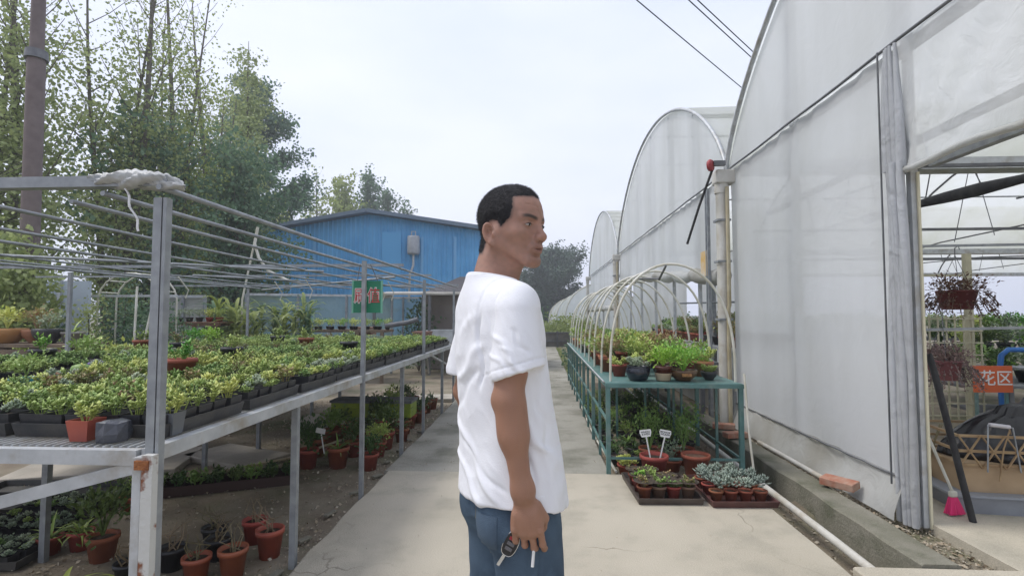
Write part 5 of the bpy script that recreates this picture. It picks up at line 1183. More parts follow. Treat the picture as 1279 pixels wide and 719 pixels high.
for z in (0., .09, .19):
    for y in (-.26, .26):
        m_ = MB(); m_.bar((-.62, y, z), (.65, y, z), .016); m_.build('rim_cane', bb, t)
    for x in (-.62, .65):
        m_ = MB(); m_.bar((x, -.26, z), (x, .26, z), .016); m_.build('rim_cane', bb, t)
for i in range(9):
    for s_ in (-1, 1):
        m_ = MB(); x = -.56+i*.14; m_.bar((x-s_*.07, -.272, -.02), (x+s_*.07, -.272, .20), .011, .008); m_.build('cross_cane', bb, t)
for i in range(4):
    m_ = MB(); x = -.4+i*.3; m_.tube([(x, -.28, -.1), (x+.03, -.285, .12), (x+.08, -.27, .24), (x+.13, -.2, .2)], .005, 5); m_.build('loose_end', bb, t)
bagm = mat('black_bag', (.010, .010, .012), .26, spec=.5)
g_ = random.Random(2); m_ = MB()
def bagfn(u, v):
    a = 2*math.pi*u; e = v*math.pi/2; n_ = mnoise.noise(Vector((math.cos(a)*1.6, math.sin(a)*1.6, v*3)))*.09
    ridge = .045*abs(math.sin(a*4+v*2.5))**.6*(1-v*.6)+.016*math.sin(a*17+v*9)+.012*abs(math.sin(a*31-v*5))
    r = (math.cos(e)**.62)*(1+n_)+ridge*(v > .05)*(v < .97)
    return (.57*r*math.cos(a)-.02*v, .235*r*math.sin(a), .02+.43*v**.8*(1+.12*math.cos(a-.6)*(v < .9))+(.10 if v > .975 else 0))
m_.grid(bagfn, 120, 40); tag(m_.build('rubbish_bag', bagm, None, (3.50, 3.92, .27), -.12), 'bulging glossy black plastic bag tied to a point, inside the bamboo basket', 'bag')
t = thing('wire_handle', 'wire carrying handle with pale grip in front of the black bag', 'handle', (3.02, 3.66, .50))
m_ = MB(); m_.tube([(-.07, 0, -.2), (-.055, 0, .11), (.10, 0, .09), (.14, 0, -.2)], .005, 6); m_.build('wire', M['galv'], t)
m_ = MB(); m_.tube([(-.045, 0, .11), (.08, 0, .095)], .013, 8); m_.build('grip', mat('grip_grey', (.5, .48, .5), .5), t)
m_ = MB(); m_.tube([(2.74, 3.52, .0), (2.575, 3.58, .98), (2.56, 3.60, 1.08)], .020, 8); tag(m_.build('leaning_pole', M['blk']), 'black pole leaning beside the doorway curtain', 'pole')
t = thing('broom', 'bright pink broom head with pale cap on the floor inside the doorway', 'broom', (2.70, 3.63, .035), .2)
pk = mat('pink_bristle', (.75, .03, .16), .6, island=(.85, .06, .24)); rr = random.Random(5); m_ = MB()
for k in range(420):
    a = rr.uniform(-1, 1); b = rr.uniform(-1, 1); m_.bar((a*.022, b*.012, .11), (a*.060+.01, b*.025, .0+.01*rr.random()), .0028)
m_.build('bristles', pk, t)
m_ = MB(); m_.box((0, 0, .13), (.05, .03, .04)); m_.build('head_cap', M['white_hoop'], t, bevel=.01)
m_ = MB(); m_.tube([(0, 0, .14), (-.14, .12, .70), (-.17, .15, 1.0)], .009, 7); m_.build('handle', M['white_hoop'], t)
for k, (x, y, r) in enumerate(((2.78, 4.15, .11), (2.85, 4.5, .13))):
    m_ = MB(); m_.lathe([(0, 0), (r, 0), (r*1.05, .1), (r, .2), (r*.9, .21)], seg=16); tag(m_.build('clay_jar', mat('sand_clay', (.36, .27, .18), .85), None, (x, y, -.02 if 0 else .03)), ['small sandy clay jar behind the broom', 'larger sandy clay jar behind the small one'][k], 'jar')
for k in range(12):
    m_ = MB(); a = rr.uniform(0, 6); m_.tube([(0, 0, 0), (.05*math.cos(a), .03*math.sin(a), .18), (.10*math.cos(a), .06*math.sin(a), .30)], .004, 4)
    if k == 0: tw = m_
    else: tw.add(m_.v, m_.f, 0, True)
tag(tw.build('dry_twigs', PM['dry'], None, (2.80, 3.98, .25)), 'bundle of dark dry twigs at the left end of the basket', 'twigs')
# plant benches farther in
for bi, (y, z, lab) in enumerate(((5.9, .62, 'lower'), (7.4, .82, 'middle'), (9.0, .95, 'upper rear'))):
    x0 = 4.6+bi*.8; x1 = x0+4.2
    t = thing('plant_bench', f'{lab} bench of green plants inside the greenhouse past the lattice', 'bench', (0, 0, 0), 0, 'benches inside the near greenhouse')
    m_ = MB(); m_.box(((x0+x1)/2, y, z), (x1-x0, .8, .04)); m_.build('bench_top', M['steel_dark'], t)
    for x in np.arange(x0+.1, x1, 1.0):
        m_ = MB(); m_.bar((x, y-.38, -.05), (x, y-.38, z-.02), .04); m_.build('leg', M['steel_dark'], t)
    m_ = MB(); m_.box(((x0+x1)/2, y, z*.5), (x1-x0-.1, .7, .03)); m_.build('lower_shelf', M['steel_dark'], t)
    for i in range(30):
        a, b = i % 15, i//15
        potted('potted_plant', f'plant on the {lab} bench inside the greenhouse, {ORD[a]} along, {["front", "rear"][b]} line', 'potted plant', (x0+.15+a*.28, y-.2+b*.35, z+.021), 'round', M['black_plastic'], .08, .10, rg_.choice([bsh2, bshM, gs, redb, bsh3]), PM[rg_.choice(['green', 'lime', 'dark', 'bright', 'grey'])], f'plants on the {lab} bench inside the greenhouse', rz=i, scale=1.2)
# rolled black shade cloths
for i, (x, z, r, lab) in enumerate(((3.9, 2.45, .05, 'thick'), (6.2, 2.42, .055, 'thinner farther'))):
    m_ = MB(); m_.tube([(x, y, z+.03*math.sin(y*1.3)) for y in np.arange(-2, 6.6, .4)], [r*(1+.25*math.sin(j*1.9)) for j in range(len(np.arange(-2, 6.6, .4)))], 8)
    tag(m_.build('rolled_shade_cloth', M['blk']), f'{lab} black rolled shade cloth slung under the greenhouse roof', 'shade cloth', 'rolled shade cloths')
for i, (x0, x1, y, z) in enumerate(((2.6, 14, 5.0, 2.72), (2.6, 16, 6.45, 2.35), (2.6, 16, 6.5, 2.0))):
    m_ = MB(); m_.bar((x0, y, z), (x1, y, z+.03), .03); tag(m_.build('tie_rail', M['steel_dark']), f'{ORD[i]} dark tie rail running deep into the greenhouse above the doorway goods', 'rail', 'tie rails inside the greenhouse')
for i, x in enumerate((3.6, 5.0, 5.8, 7.6, 9.0)):
    m_ = MB(); m_.tube([(x, -2.5, 2.75), (x, 2, 2.68), (x, 6.6, 2.75)], .012, 5); tag(m_.build('tension_wire', M['steel_dark']), f'{ORD[i]} thin dark tension wire under the greenhouse roof counted from the doorway', 'wire', 'tension wires')

# inside the second greenhouse: rows of benches below the rolled film
for bi in range(2):
    x = 3.0+bi*1.2
    t = thing('plant_bench', f'{["front", "rear"][bi]} plant bench inside the second greenhouse opening', 'bench', (0, 0, 0), 0, 'benches inside the second greenhouse')
    m_ = MB(); m_.box((x, 10.2, .85+.1*bi), (.9, 6.4, .04)); m_.build('bench_top', M['galv'], t)
    for y in np.arange(7.2, 13.3, 1.5):
        m_ = MB(); m_.bar((x-.4, y, -.05), (x-.4, y, .83+.1*bi), .04); m_.build('leg', M['galv'], t)
    for i in range(32):
        a, b = i % 16, i//16
        potted('potted_plant', f'second greenhouse {["front", "rear"][bi]} bench plant, {ORD[min(a,15)]} back, {["near", "far"][b]} line', 'potted plant', (x-.25+b*.42, 7.2+a*.36, .872+.1*bi), 'round', rg_.choice([M['terracotta'], M['black_plastic']]), .085, .11, rg_.choice([bsh2, bshM, gs, redb, bsh3]), PM[rg_.choice(['green', 'dark', 'grey', 'mix'])], 'plants inside the second greenhouse', rz=i, scale=1.25)
# row of pots between teal bench and the second greenhouse wall
t = thing('kerb_bench', 'low dark plank bench of pots between the teal bench and the second greenhouse', 'bench', (0, 0, 0))
m_ = MB(); m_.box((2.12, 9.0, .70), (.42, 4.2, .03)); m_.build('plank', M['steel_dark'], t)
for y in (7.0, 9.0, 11.0):
    m_ = MB(); m_.bar((2.12, y, 0), (2.12, y, .68), .05); m_.build('leg', M['steel_dark'], t)
for i in range(12): potted('potted_plant', f'bonsai pot on the dark plank bench by the second greenhouse, {ORD[i]} from the front', 'potted plant', (2.12, 7.05+i*.34, .716), bowl, rg_.choice(potms), .10, .09, rg_.choice([lowc, bsh1, bsh2, gs]), PM[rg_.choice(['grey', 'green', 'mix', 'lime'])], 'bonsai pots on the dark plank bench', rz=i)

# ---------------------------------------------------------------- path end, wires
t = thing('low_fence', 'low dark rail fence closing off the far end of the path', 'fence', (0, 0, 0))
for z in (.25, .6):
    m_ = MB(); m_.bar((-2.2, 21.3, z), (1.4, 21.3, z), .05, .05); m_.build('rail', M['steel_dark'], t)
m_ = MB(); m_.box((-.4, 21.36, .3), (3.5, .03, .55)); m_.build('panel', mat('fence_panel', (.13, .13, .12), .9, (.2, .19, .17), 4), t)
for x in np.arange(-2.1, 1.5, .7):
    m_ = MB(); m_.bar((x, 21.27, -.05), (x, 21.27, .66), .06); m_.build('post', M['steel_dark'], t)
bigbush('bush', 'low green bush beyond the fence at the path end', (.0, 23.5, 0), 1.4, 1.3, 3000, .11, LM['olive'], 31, group='bushes at the path end')
bigbush('bush', 'yellow green mound right of the path end beyond the fence', (1.7, 25.5, 0), 1.3, 1.2, 2600, .11, LM['yellow'], 32, group='bushes at the path end')
bigbush('bush', 'dark shrub beside the end of the teal bench', (1.25, 13.6, 0), .6, .75, 1500, .07, LM['dark'], 33, group='bushes at the path end')
bigbush('bush', 'taller dark bush behind the man beyond the fence', (-1.5, 26.5, 0), 1.6, 2.3, 3500, .14, LM['dark'], 34, group='bushes at the path end')
tufts('path_weeds', 'weeds growing along the far right edge of the path', (.62, .8), (9, 21), 900, .09, LM['olive'], 40)
tufts('far_grass', 'rough green growth beyond the path end', (-12, 12), (22, 60), 16000, .5, LM['olive'], 41)
bigbush('hedge', 'distant hedge line beyond the tunnels', (6, 75, 0), 14, 3.2, 5000, .5, LM['blue'], 42, 'hedge')
for i, (a, b, lab) in enumerate((((2.368, 12.479), (7.123, 18.017), 'lowest power cable crossing the sky above the second greenhouse'), ((3.636, 12.547), (6.604, 15.868), 'left cable of the close upper pair crossing the sky'), ((3.80, 12.50), (6.78, 15.82), 'right cable of the close upper pair crossing the sky'))):
    z = 9.0; a3 = Vector((a[0], a[1], z)); 
    d = Vector((b[0]-a[0], b[1]-a[1], 0)).normalized(); m_ = MB(); m_.tube([a3+d*s+Vector((0, 0, .0004*s*s)) for s in np.linspace(-20, 34, 28)], .016, 5)
    tag(m_.build('power_cable', M['blk']), lab, 'cable', 'power cables overhead')
# ---------------------------------------------------------------- the man: distance fields meshed with surface nets
class Field:
    def __init__(s, xs, ys, zs):
        s.xs, s.ys, s.zs = [np.asarray(a, np.float32) for a in (xs, ys, zs)]
        s.D = np.full((len(xs), len(ys), len(zs)), 1.0, np.float32)
    def sub(s, lo, hi, mg):
        sl = []
        for a, l, h in zip((s.xs, s.ys, s.zs), lo, hi):
            i0 = int(np.searchsorted(a, l-mg)); i1 = int(np.searchsorted(a, h+mg)); sl.append(slice(i0, max(i0, i1)))
        return tuple(sl), s.xs[sl[0]][:, None, None], s.ys[sl[1]][None, :, None], s.zs[sl[2]][None, None, :]
    def op(s, lo, hi, fn, k=.01, mode='u', mg=.05):
        sl, X, Y, Z = s.sub(lo, hi, max(mg, k*1.5))
        if any(q.stop <= q.start for q in sl): return
        d = fn(X, Y, Z).astype(np.float32); a = s.D[sl]
        if mode == 'u':
            h = np.clip(.5+.5*(a-d)/k, 0, 1); s.D[sl] = a*(1-h)+d*h-k*h*(1-h)
        elif mode == 's':
            d = -d; h = np.clip(.5-.5*(a-d)/k, 0, 1); s.D[sl] = a*(1-h)+d*h+k*h*(1-h)
        elif mode == 'i': s.D[sl] = np.maximum(a, d)
    def cone(s, a, b, ra, rb, k=.01, mode='u'):
        a = np.array(a, float); b = np.array(b, float); ba = b-a; L2 = float(ba@ba)+1e-12
        def fn(X, Y, Z):
            t = np.clip(((X-a[0])*ba[0]+(Y-a[1])*ba[1]+(Z-a[2])*ba[2])/L2, 0, 1)
            return np.sqrt((X-a[0]-ba[0]*t)**2+(Y-a[1]-ba[1]*t)**2+(Z-a[2]-ba[2]*t)**2)-(ra+(rb-ra)*t)
        m = max(ra, rb); s.op(np.minimum(a, b)-m, np.maximum(a, b)+m, fn, k, mode)
    def ell(s, c, r, rot=None, k=.01, mode='u', mg=.05):
        c = np.array(c, float); r = np.array(r, float); Q = np.eye(3) if rot is None else np.array(rot)   # columns = axes
        def fn(X, Y, Z):
            dx, dy, dz = X-c[0], Y-c[1], Z-c[2]
            u = (dx*Q[0, 0]+dy*Q[1, 0]+dz*Q[2, 0])/r[0]; v = (dx*Q[0, 1]+dy*Q[1, 1]+dz*Q[2, 1])/r[1]; w = (dx*Q[0, 2]+dy*Q[1, 2]+dz*Q[2, 2])/r[2]
            k0 = np.sqrt(u*u+v*v+w*w); k1 = np.sqrt((u/r[0])**2+(v/r[1])**2+(w/r[2])**2)+1e-9
            return k0*(k0-1)/k1
        m = r.max(); s.op(c-m, c+m, fn, k, mode, mg)
    def mesh(s):
        D = s.D; S = D < 0
        c = S[:-1, :-1, :-1].astype(np.int8)
        tot = np.zeros(c.shape, np.int8)
        for i in (0, 1):
            for j in (0, 1):
                for k in (0, 1): tot += S[i:S.shape[0]-1+i, j:S.shape[1]-1+j, k:S.shape[2]-1+k]
        act = (tot > 0) & (tot < 8); idx = np.argwhere(act); n = len(idx)
        lut = np.full(act.shape, -1, np.int32); lut[act] = np.arange(n)
        I, J, K = idx.T; co = np.zeros((n, 3)); cnt = np.zeros(n)
        C8 = [(0, 0, 0), (1, 0, 0), (0, 1, 0), (1, 1, 0), (0, 0, 1), (1, 0, 1), (0, 1, 1), (1, 1, 1)]
        val = [D[I+a, J+b, K+c_] for a, b, c_ in C8]
        pos = [np.stack([s.xs[I+a], s.ys[J+b], s.zs[K+c_]], 1) for a, b, c_ in C8]
        for p, q in ((0, 1), (2, 3), (4, 5), (6, 7), (0, 2), (1, 3), (4, 6), (5, 7), (0, 4), (1, 5), (2, 6), (3, 7)):
            m = (val[p] < 0) != (val[q] < 0); t = np.where(m, val[p]/(val[p]-val[q]+1e-12), 0)[:, None]
            co += np.where(m[:, None], pos[p]+(pos[q]-pos[p])*t, 0); cnt += m
        co /= cnt[:, None]; F_ = []
        def quads(ax):
            A = S[:-1] if ax == 0 else S[:, :-1] if ax == 1 else S[:, :, :-1]; B = S[1:] if ax == 0 else S[:, 1:] if ax == 1 else S[:, :, 1:]
            e = np.argwhere(A != B); e = e[(e > 0).all(1) | False] if True else e
            o1, o2 = [(1, 2), (2, 0), (0, 1)][ax]; d1 = np.zeros(3, int); d1[o1] = 1; d2 = np.zeros(3, int); d2[o2] = 1
            ok = (e[:, o1] > 0) & (e[:, o2] > 0) & (e < np.array(lut.shape)).all(1); e = e[ok]
            v = [lut[tuple((e-a*d1-b*d2).T)] for a, b in ((0, 0), (1, 0), (1, 1), (0, 1))]
            q = np.stack(v, 1); good = (q >= 0).all(1); q = q[good]; e = e[good]; ins = A[tuple(e.T)]
            q[~ins] = q[~ins][:, ::-1]; F_.append(q)
        for ax in range(3): quads(ax)
        return co, np.concatenate(F_)
def np_mesh(name, V, F_, m, colr=None):
    me = bpy.data.meshes.new(name); me.vertices.add(len(V)); me.loops.add(len(F_)*4); me.polygons.add(len(F_))
    me.vertices.foreach_set('co', V.astype(np.float32).ravel()); me.loops.foreach_set('vertex_index', F_.astype(np.int32).ravel())
    me.polygons.foreach_set('loop_start', np.arange(0, len(F_)*4, 4, dtype=np.int32)); me.polygons.foreach_set('loop_total', np.full(len(F_), 4, np.int32))
    me.polygons.foreach_set('use_smooth', np.ones(len(F_), bool)); me.materials.append(m); me.update()
    if colr is not None:
        a = me.color_attributes.new('skin_tone', 'FLOAT_COLOR', 'POINT'); a.data.foreach_set('color', np.concatenate([colr, np.ones((len(V), 1))], 1).astype(np.float32).ravel())
    me.validate(); return me
def relax(V, F_, it=2, lam=.5):
    e = np.concatenate([F_[:, [0, 1]], F_[:, [1, 2]], F_[:, [2, 3]], F_[:, [3, 0]]]); n = len(V)
    for _ in range(it):
        for l in (lam, -lam*.92):
            A = np.zeros((n, 3)); c = np.zeros(n)
            for k in range(3): A[:, k] = np.bincount(e[:, 0], V[e[:, 1], k], n)+np.bincount(e[:, 1], V[e[:, 0], k], n)
            c = np.bincount(e[:, 0], minlength=n)+np.bincount(e[:, 1], minlength=n); V = V+l*(A/np.maximum(c, 1)[:, None]-V)
    return V
def normals(V, F_):
    nn = np.cross(V[F_[:, 2]]-V[F_[:, 0]], V[F_[:, 3]]-V[F_[:, 1]]); N_ = np.zeros_like(V)
    for k in range(4):
        for c in range(3): N_[:, c] += np.bincount(F_[:, k], nn[:, c], len(V))
    return N_/(np.linalg.norm(N_, axis=1)[:, None]+1e-12)
MX, MY = -.09, 1.47                      # where the man stands
body_f = np.array([math.cos(R(27)), math.sin(R(27)), 0]); body_l = np.array([-body_f[1], body_f[0], 0])
hf = np.array([math.cos(R(-34)), math.sin(R(-34)), 0]); hl = np.array([-hf[1], hf[0], 0])
tilt = R(3)                              # head bowed slightly
hfz = hf*math.cos(tilt)-np.array([0, 0, 1])*math.sin(tilt); hup = hf*math.sin(tilt)+np.array([0, 0, 1])*math.cos(tilt)
HO = np.array([.010, -.02, 1.582]); HQ = np.stack([hfz, hl, hup], 1)
def H(x, y, z): return HO+HQ @ np.array([x, y, z])
def Bp(f, l, z, c=(0, 0)): return np.array([c[0], c[1], z])+body_f*f+body_l*l
zz_ = np.concatenate([np.arange(.66, .92, .0026), np.arange(.92, 1.42, .005), np.arange(1.42, 1.735, .0024)])
fb = Field(np.arange(-.22, .22, .0026), np.arange(-.30, .30, .0028), zz_)
# head
E_ = lambda c, r, k=.01, mode='u', rot=None: fb.ell(H(*c), r, HQ if rot is None else rot, k, mode)
Cc = lambda a, b, ra, rb, k=.01, mode='u': fb.cone(H(*a), H(*b), ra, rb, k, mode)
E_((-.012, 0, .034), (.093, .074, .083), .01)
E_((.028, 0, .030), (.060, .062, .072), .03)
E_((.030, 0, -.030), (.052, .056, .066), .03)
E_((.058, 0, -.055), (.030, .036, .040), .025)
for s_ in (-1, 1):
    Cc((-.002, s_*.056, -.045), (.072, s_*.020, -.094), .013, .013, .018)
    Cc((.0, s_*.060, -.02), (.002, s_*.055, -.05), .012, .012, .03)
    E_((.052, s_*.043, -.020), (.024, .018, .017), .022)
    Cc((.084, s_*.012, .021), (.068, s_*.046, .020), .0095, .0075, .014)
E_((.074, 0, -.095), (.018, .022, .015), .02)
for s_ in (-1, 1): E_((.093, s_*.031, .002), (.016, .019, .012), .014, 's')
Cc((.083, 0, .014), (.104, 0, -.026), .0075, .0105, .012)
E_((.106, 0, -.030), (.0115, .012, .0105), .008)
for s_ in (-1, 1):
    E_((.097, s_*.0125, -.033), (.0115, .0075, .0085), .006)
    E_((.101, s_*.0075, -.0425), (.005, .0035, .004), .003, 's')
E_((.083, 0, -.058), (.017, .026, .018), .014)
E_((.0915, 0, -.0560), (.0090, .020, .0058), .006)
E_((.0895, 0, -.0685), (.0090, .0175, .0068), .006)
E_((.0985, 0, -.0622), (.0085, .019, .0019), .0025, 's')
E_((.092, 0, -.0795), (.006, .014, .003), .008, 's')
for s_ in (-1, 1):      # eyes: ball behind squinting lids
    E_((.0705, s_*.0315, .0025), (.0135, .0140, .0130), .004)
    Cc((.0825, s_*.020, .0045), (.0760, s_*.044, .0035), .0035, .003, .004)
    E_((.0870, s_*.0315, .0015), (.0090, .0125, .0019), .0025, 's')
    # ear
    ear = HQ @ np.array(Euler((R(s_*-4), R(-14), R(s_*-22))).to_matrix())
    fb.ell(H(-.016, s_*.0795, -.024), (.0180, .0060, .0310), ear, .003)
    fb.ell(H(-.012, s_*.0870, -.019), (.0122, .0125, .0205), ear, .002, 's')
    fb.ell(H(-.001, s_*.0775, -.028), (.0045, .0055, .0070), ear, .005)
    fb.ell(H(-.008, s_*.0775, -.050), (.0085, .0050, .0090), ear, .003)
    # forehead creases and cheek line
    Cc((.088, s_*.006, .052), (.076, s_*.040, .056), .0008, .0006, .004, 's')
    Cc((.089, s_*.004, .040), (.080, s_*.030, .046), .0008, .0006, .004, 's')
    Cc((.095, s_*.020, -.032), (.078, s_*.036, -.062), .0022, .0018, .007, 's')
# neck
nb_ = Bp(-.030, 0, 1.405, (-.02, 0))
fb.cone(H(-.026, 0, -.035), nb_, .046, .055, .03)
fb.cone(H(.018, 0, -.075), nb_+body_f*.03, .030, .038, .02)
fb.cone(H(-.035, 0, -.02), nb_-body_f*.010, .045, .051, .02)
fb.cone(H(-.01, -.052, -.045), nb_+body_f*.05-body_l*.01, .010, .012, .022)
# trunk under the shirt keeps the body one surface
TC = (-.028, 0)
fb.ell(Bp(-.01, 0, 1.30, TC), (.085, .155, .13), np.stack([body_f, body_l, [0, 0, 1]], 1), .03)
fb.ell(Bp(0, 0, 1.10, TC), (.08, .13, .16), np.stack([body_f, body_l, [0, 0, 1]], 1), .03)
fb.ell(Bp(0, 0, .90, (0, 0)), (.08, .13, .14), np.stack([body_f, body_l, [0, 0, 1]], 1), .03)
for s_ in (-1, 1): fb.cone(nb_-np.array([0, 0, .01]), Bp(-.01, s_*.150, 1.365, TC), .045, .045, .03)
# arms
ShR = np.array([.018, -.150, 1.355]); ElR = np.array([.012, -.182, 1.132]); WrR = np.array([.046, -.190, .912])
ShL = Bp(-.01, .165, 1.355, TC); ElL = Bp(-.02, .215, 1.10, TC); WrL = Bp(.05, .235, .87, TC)
def arm(S0, E0, W0, side):
    S0, E0, W0 = map(np.array, (S0, E0, W0))
    fb.cone(S0, E0, .043, .0365, .02)
    fb.ell(S0*.45+E0*.55+np.array([.006, 0, 0]), (.041, .040, .085), None, .02)
    fb.cone(E0, E0*.6+W0*.4, .0335, .0325, .02)
    fb.ell(E0*.74+W0*.26, (.0365, .034, .075), None, .022)
    fb.cone(E0*.6+W0*.4, W0, .0305, .0240, .02)
    fb.ell(E0+np.array([-.024, .006, -.004]), (.017, .018, .022), None, .018)
    fb.ell(W0+np.array([.002, 0, .004]), (.0285, .0215, .030), None, .02)
arm(ShR, ElR, WrR, -1); arm(ShL, ElL, WrL, 1)
# hands: palm plus five fingers. axes: a = down the hand, w = across the knuckles (little finger to index), n = out of the back of the hand
def hand(W0, a, w, n, sc=1.):
    a, w, n = [np.array(v, float)/np.linalg.norm(v) for v in (a, w, n)]; w = w-a*(w@a); w /= np.linalg.norm(w); n = n-a*(n@a)-w*(n@w); n /= np.linalg.norm(n)
    P = lambda u, v, t: np.array(W0)+(a*u+w*v+n*t)*sc; Q = np.stack([a, w, n], 1)
    fb.ell(P(.030, 0, -.004), (.042, .031, .0175), Q, .015); fb.ell(P(.060, .001, -.004), (.036, .0385, .0165), Q, .018)
    kn = [(-.0305, .070, .0088, (.032, .021, .017)), (-.0105, .077, .0092, (.038, .025, .019)), (.0105, .079, .0095, (.041, .027, .020)), (.0315, .074, .0094, (.039, .025, .019))]
    bends = [(R(20), R(48), R(50)), (R(22), R(54), R(55)), (R(16), R(48), R(48)), (R(16), R(30), R(24))]
    spread = [-.05, -.02, .02, .03]; tips = []
    for (v, u, r, Ls), bd, sp in zip(kn, bends, spread):
        K = P(u, v, .000); fb.cone(P(.035, v*.75, .0), K, .010, r, .010)
        fb.ell(P(u-.001, v, .0065), (.0075, .0065, .0055), Q, .006)
        d = 0; p = K; rr = r*.93
        for j, L_ in enumerate(Ls):
            d += bd[j]; dr = a*math.cos(d)-n*math.sin(d)+w*sp*math.cos(d); q = p+dr*L_*sc; fb.cone(p, q, rr, rr*.93, .0035); p = q; rr *= .92
            if j == 0: fb.ell(q+n*.002*math.cos(d), (rr*1.02,)*3, None, .004)
        tips.append((p, dr, rr))
    T0 = P(.022, .026, -.012); T1 = P(.055, .041, -.026); T2 = P(.081, .034, -.037); T3 = P(.099, .022, -.040)
    fb.cone(T0, T1, .0150, .0120, .014); fb.cone(T1, T2, .0112, .0098, .004); fb.cone(T2, T3, .0098, .0080, .003)
    return tips, P
RA = np.array([.10, .0, -1.0])
tipsR, PR = hand(WrR+np.array([.004, .0, -.018]), RA, (1, -.10, .1), (-.10, -1, 0))
tipsL, PL = hand(WrL+np.array([0, 0, -.018]), (.08, .02, -1.0), body_f, body_l)
V, Fq = fb.mesh(); V = relax(V, Fq, 1, .38)
hc = (V-HO) @ HQ; inhead = V[:, 2] > 1.45
base = np.tile(np.array([.33, .180, .130]), (len(V), 1)); nz2 = np.array([mnoise.noise(Vector(v)*90) for v in V])
nzv = np.array([mnoise.noise(Vector(v)*22) for v in V])
base *= (1+.13*nzv+.09*nz2)[:, None]; base[:, 0] *= 1+.05*nz2
def blend(mask, c):
    global base
    m = np.clip(mask, 0, 1)[:, None]; base = base*(1-m)+np.array(c)*m
armm = (V[:, 2] < 1.25); blend(armm*.85, (.31, .160, .100)); base *= (1+.08*nzv)[:, None]
lip = np.exp(-(((hc[:, 0]-.094)/.014)**4+(hc[:, 1]/.021)**4+((hc[:, 2]+.062)/.0105)**4)); blend(lip*inhead*.55, (.22, .10, .085))
for s_ in (-1, 1):
    t_ = np.clip((hc[:, 1]*s_-.013)/.036, -.2, 1.2); bz = .0185+.0065*np.sin(np.clip(t_, 0, 1)*2.2)
    br = np.exp(-((hc[:, 2]-bz)/.0048)**4)*np.exp(-((t_-.5)/.58)**6)*(hc[:, 0] > .05)*(hc[:, 1]*s_ > 0); blend(br*.95*inhead, (.025, .018, .016))
    sl_ = np.exp(-(((hc[:, 2]-.0015)/.0022)**2+((hc[:, 1]-s_*.0315)/.013)**4))*(hc[:, 0] > .066); blend(sl_*.5*inhead, (.10, .05, .04))
    blend(np.exp(-(((hc[:, 0]-.101)/.005)**2+((hc[:, 1]-s_*.0075)/.004)**2+((hc[:, 2]+.043)/.004)**2))*.8*inhead, (.08, .03, .025))
mus = np.exp(-(((hc[:, 2]+.048)/.006)**2))*(np.abs(hc[:, 1]) < .024)*(hc[:, 0] > .075)+.7*np.exp(-(((hc[:, 2]+.092)/.014)**2))*(np.abs(hc[:, 1]) < .03)*(hc[:, 0] > .055); blend(mus*.22*inhead, (.12, .075, .06))
blend(np.exp(-((np.linalg.norm(hc-np.array([.114, 0, -.03]), axis=1))/.02)**2)*.25, (.40, .17, .12))
poly = [(.20, .074), (.075, .079), (.045, .074), (.052, .045), (.047, .018), (.030, .004), (.022, -.006), (.016, -.006), (.012, .002), (.004, .010), (-.020, .012), (-.036, -.008), (-.040, -.040), (-.048, -.078), (-.25, -.078), (-.25, .3), (.20, .3)]
def polysd(px_, pz_):
    d = np.full(px_.shape, 9., np.float32); ins = np.zeros(px_.shape, bool); n = len(poly)
    for i in range(n):
        ax_, az_ = poly[i]; bx_, bz_ = poly[(i+1) % n]; ex, ez = bx_-ax_, bz_-az_
        t = np.clip(((px_-ax_)*ex+(pz_-az_)*ez)/(ex*ex+ez*ez), 0, 1); d = np.minimum(d, (px_-ax_-ex*t)**2+(pz_-az_-ez*t)**2)
        c = ((az_ <= pz_) & (bz_ > pz_)) | ((bz_ <= pz_) & (az_ > pz_)); xi = ax_+(pz_-az_)/(bz_-az_ if bz_ != az_ else 1e-9)*ex; ins ^= (c & (px_ < xi))
    return np.where(ins, -1, 1)*np.sqrt(d)
hm_ = polysd(hc[:, 0]+0, hc[:, 2]+0); blend(np.clip(.45-hm_/.012, 0, .93)*inhead*((hc[:, 2] > -.095))*(np.linalg.norm(hc-np.array([-.016, -.0795, -.024]), axis=1) > .031)*(np.linalg.norm(hc-np.array([-.016, .0795, -.024]), axis=1) > .031), (.030, .027, .030))
skin = mat('skin', (.4, .25, .17), .5, vcol='skin_tone', bump=.22, bscale=420, spec=.5)
skb = next(n for n in skin.node_tree.nodes if n.type == 'BSDF_PRINCIPLED'); skb.inputs['Subsurface Weight'].default_value = .12; skb.inputs['Subsurface Radius'].default_value = (.012, .005, .003); skb.inputs['Subsurface Scale'].default_value = .6
man = thing('person', 'man in white t shirt and blue jeans standing on the path, seen from behind, face turned right, keys and cigarette in hand', 'person', (MX, MY, 0))
link('body', np_mesh('body', V, Fq, skin, base), man)
man['label'] = 'man in white t-shirt and blue jeans standing on the path with face turned right'
def ellmesh(c, r, m, name, n=14):
    m_ = MB(); vs = []; fs = []
    for i in range(n+1):
        for j in range(n*2): a_, b_ = math.pi*i/n, math.pi*j/n; vs.append(tuple(H(c[0]+r[0]*math.sin(a_)*math.cos(b_), c[1]+r[1]*math.sin(a_)*math.sin(b_), c[2]+r[2]*math.cos(a_))))
    for i in range(n):
        for j in range(n*2): j2 = (j+1) % (n*2); fs.append((i*n*2+j, i*n*2+j2, (i+1)*n*2+j2, (i+1)*n*2+j))
    m_.add(vs, fs, 0, True); return m_.build(name, m, man)
scl = mat('eye_white', (.42, .38, .36), .25); iri = mat('iris', (.02, .014, .012), .15); lash = mat('lash', (.015, .012, .012), .8)
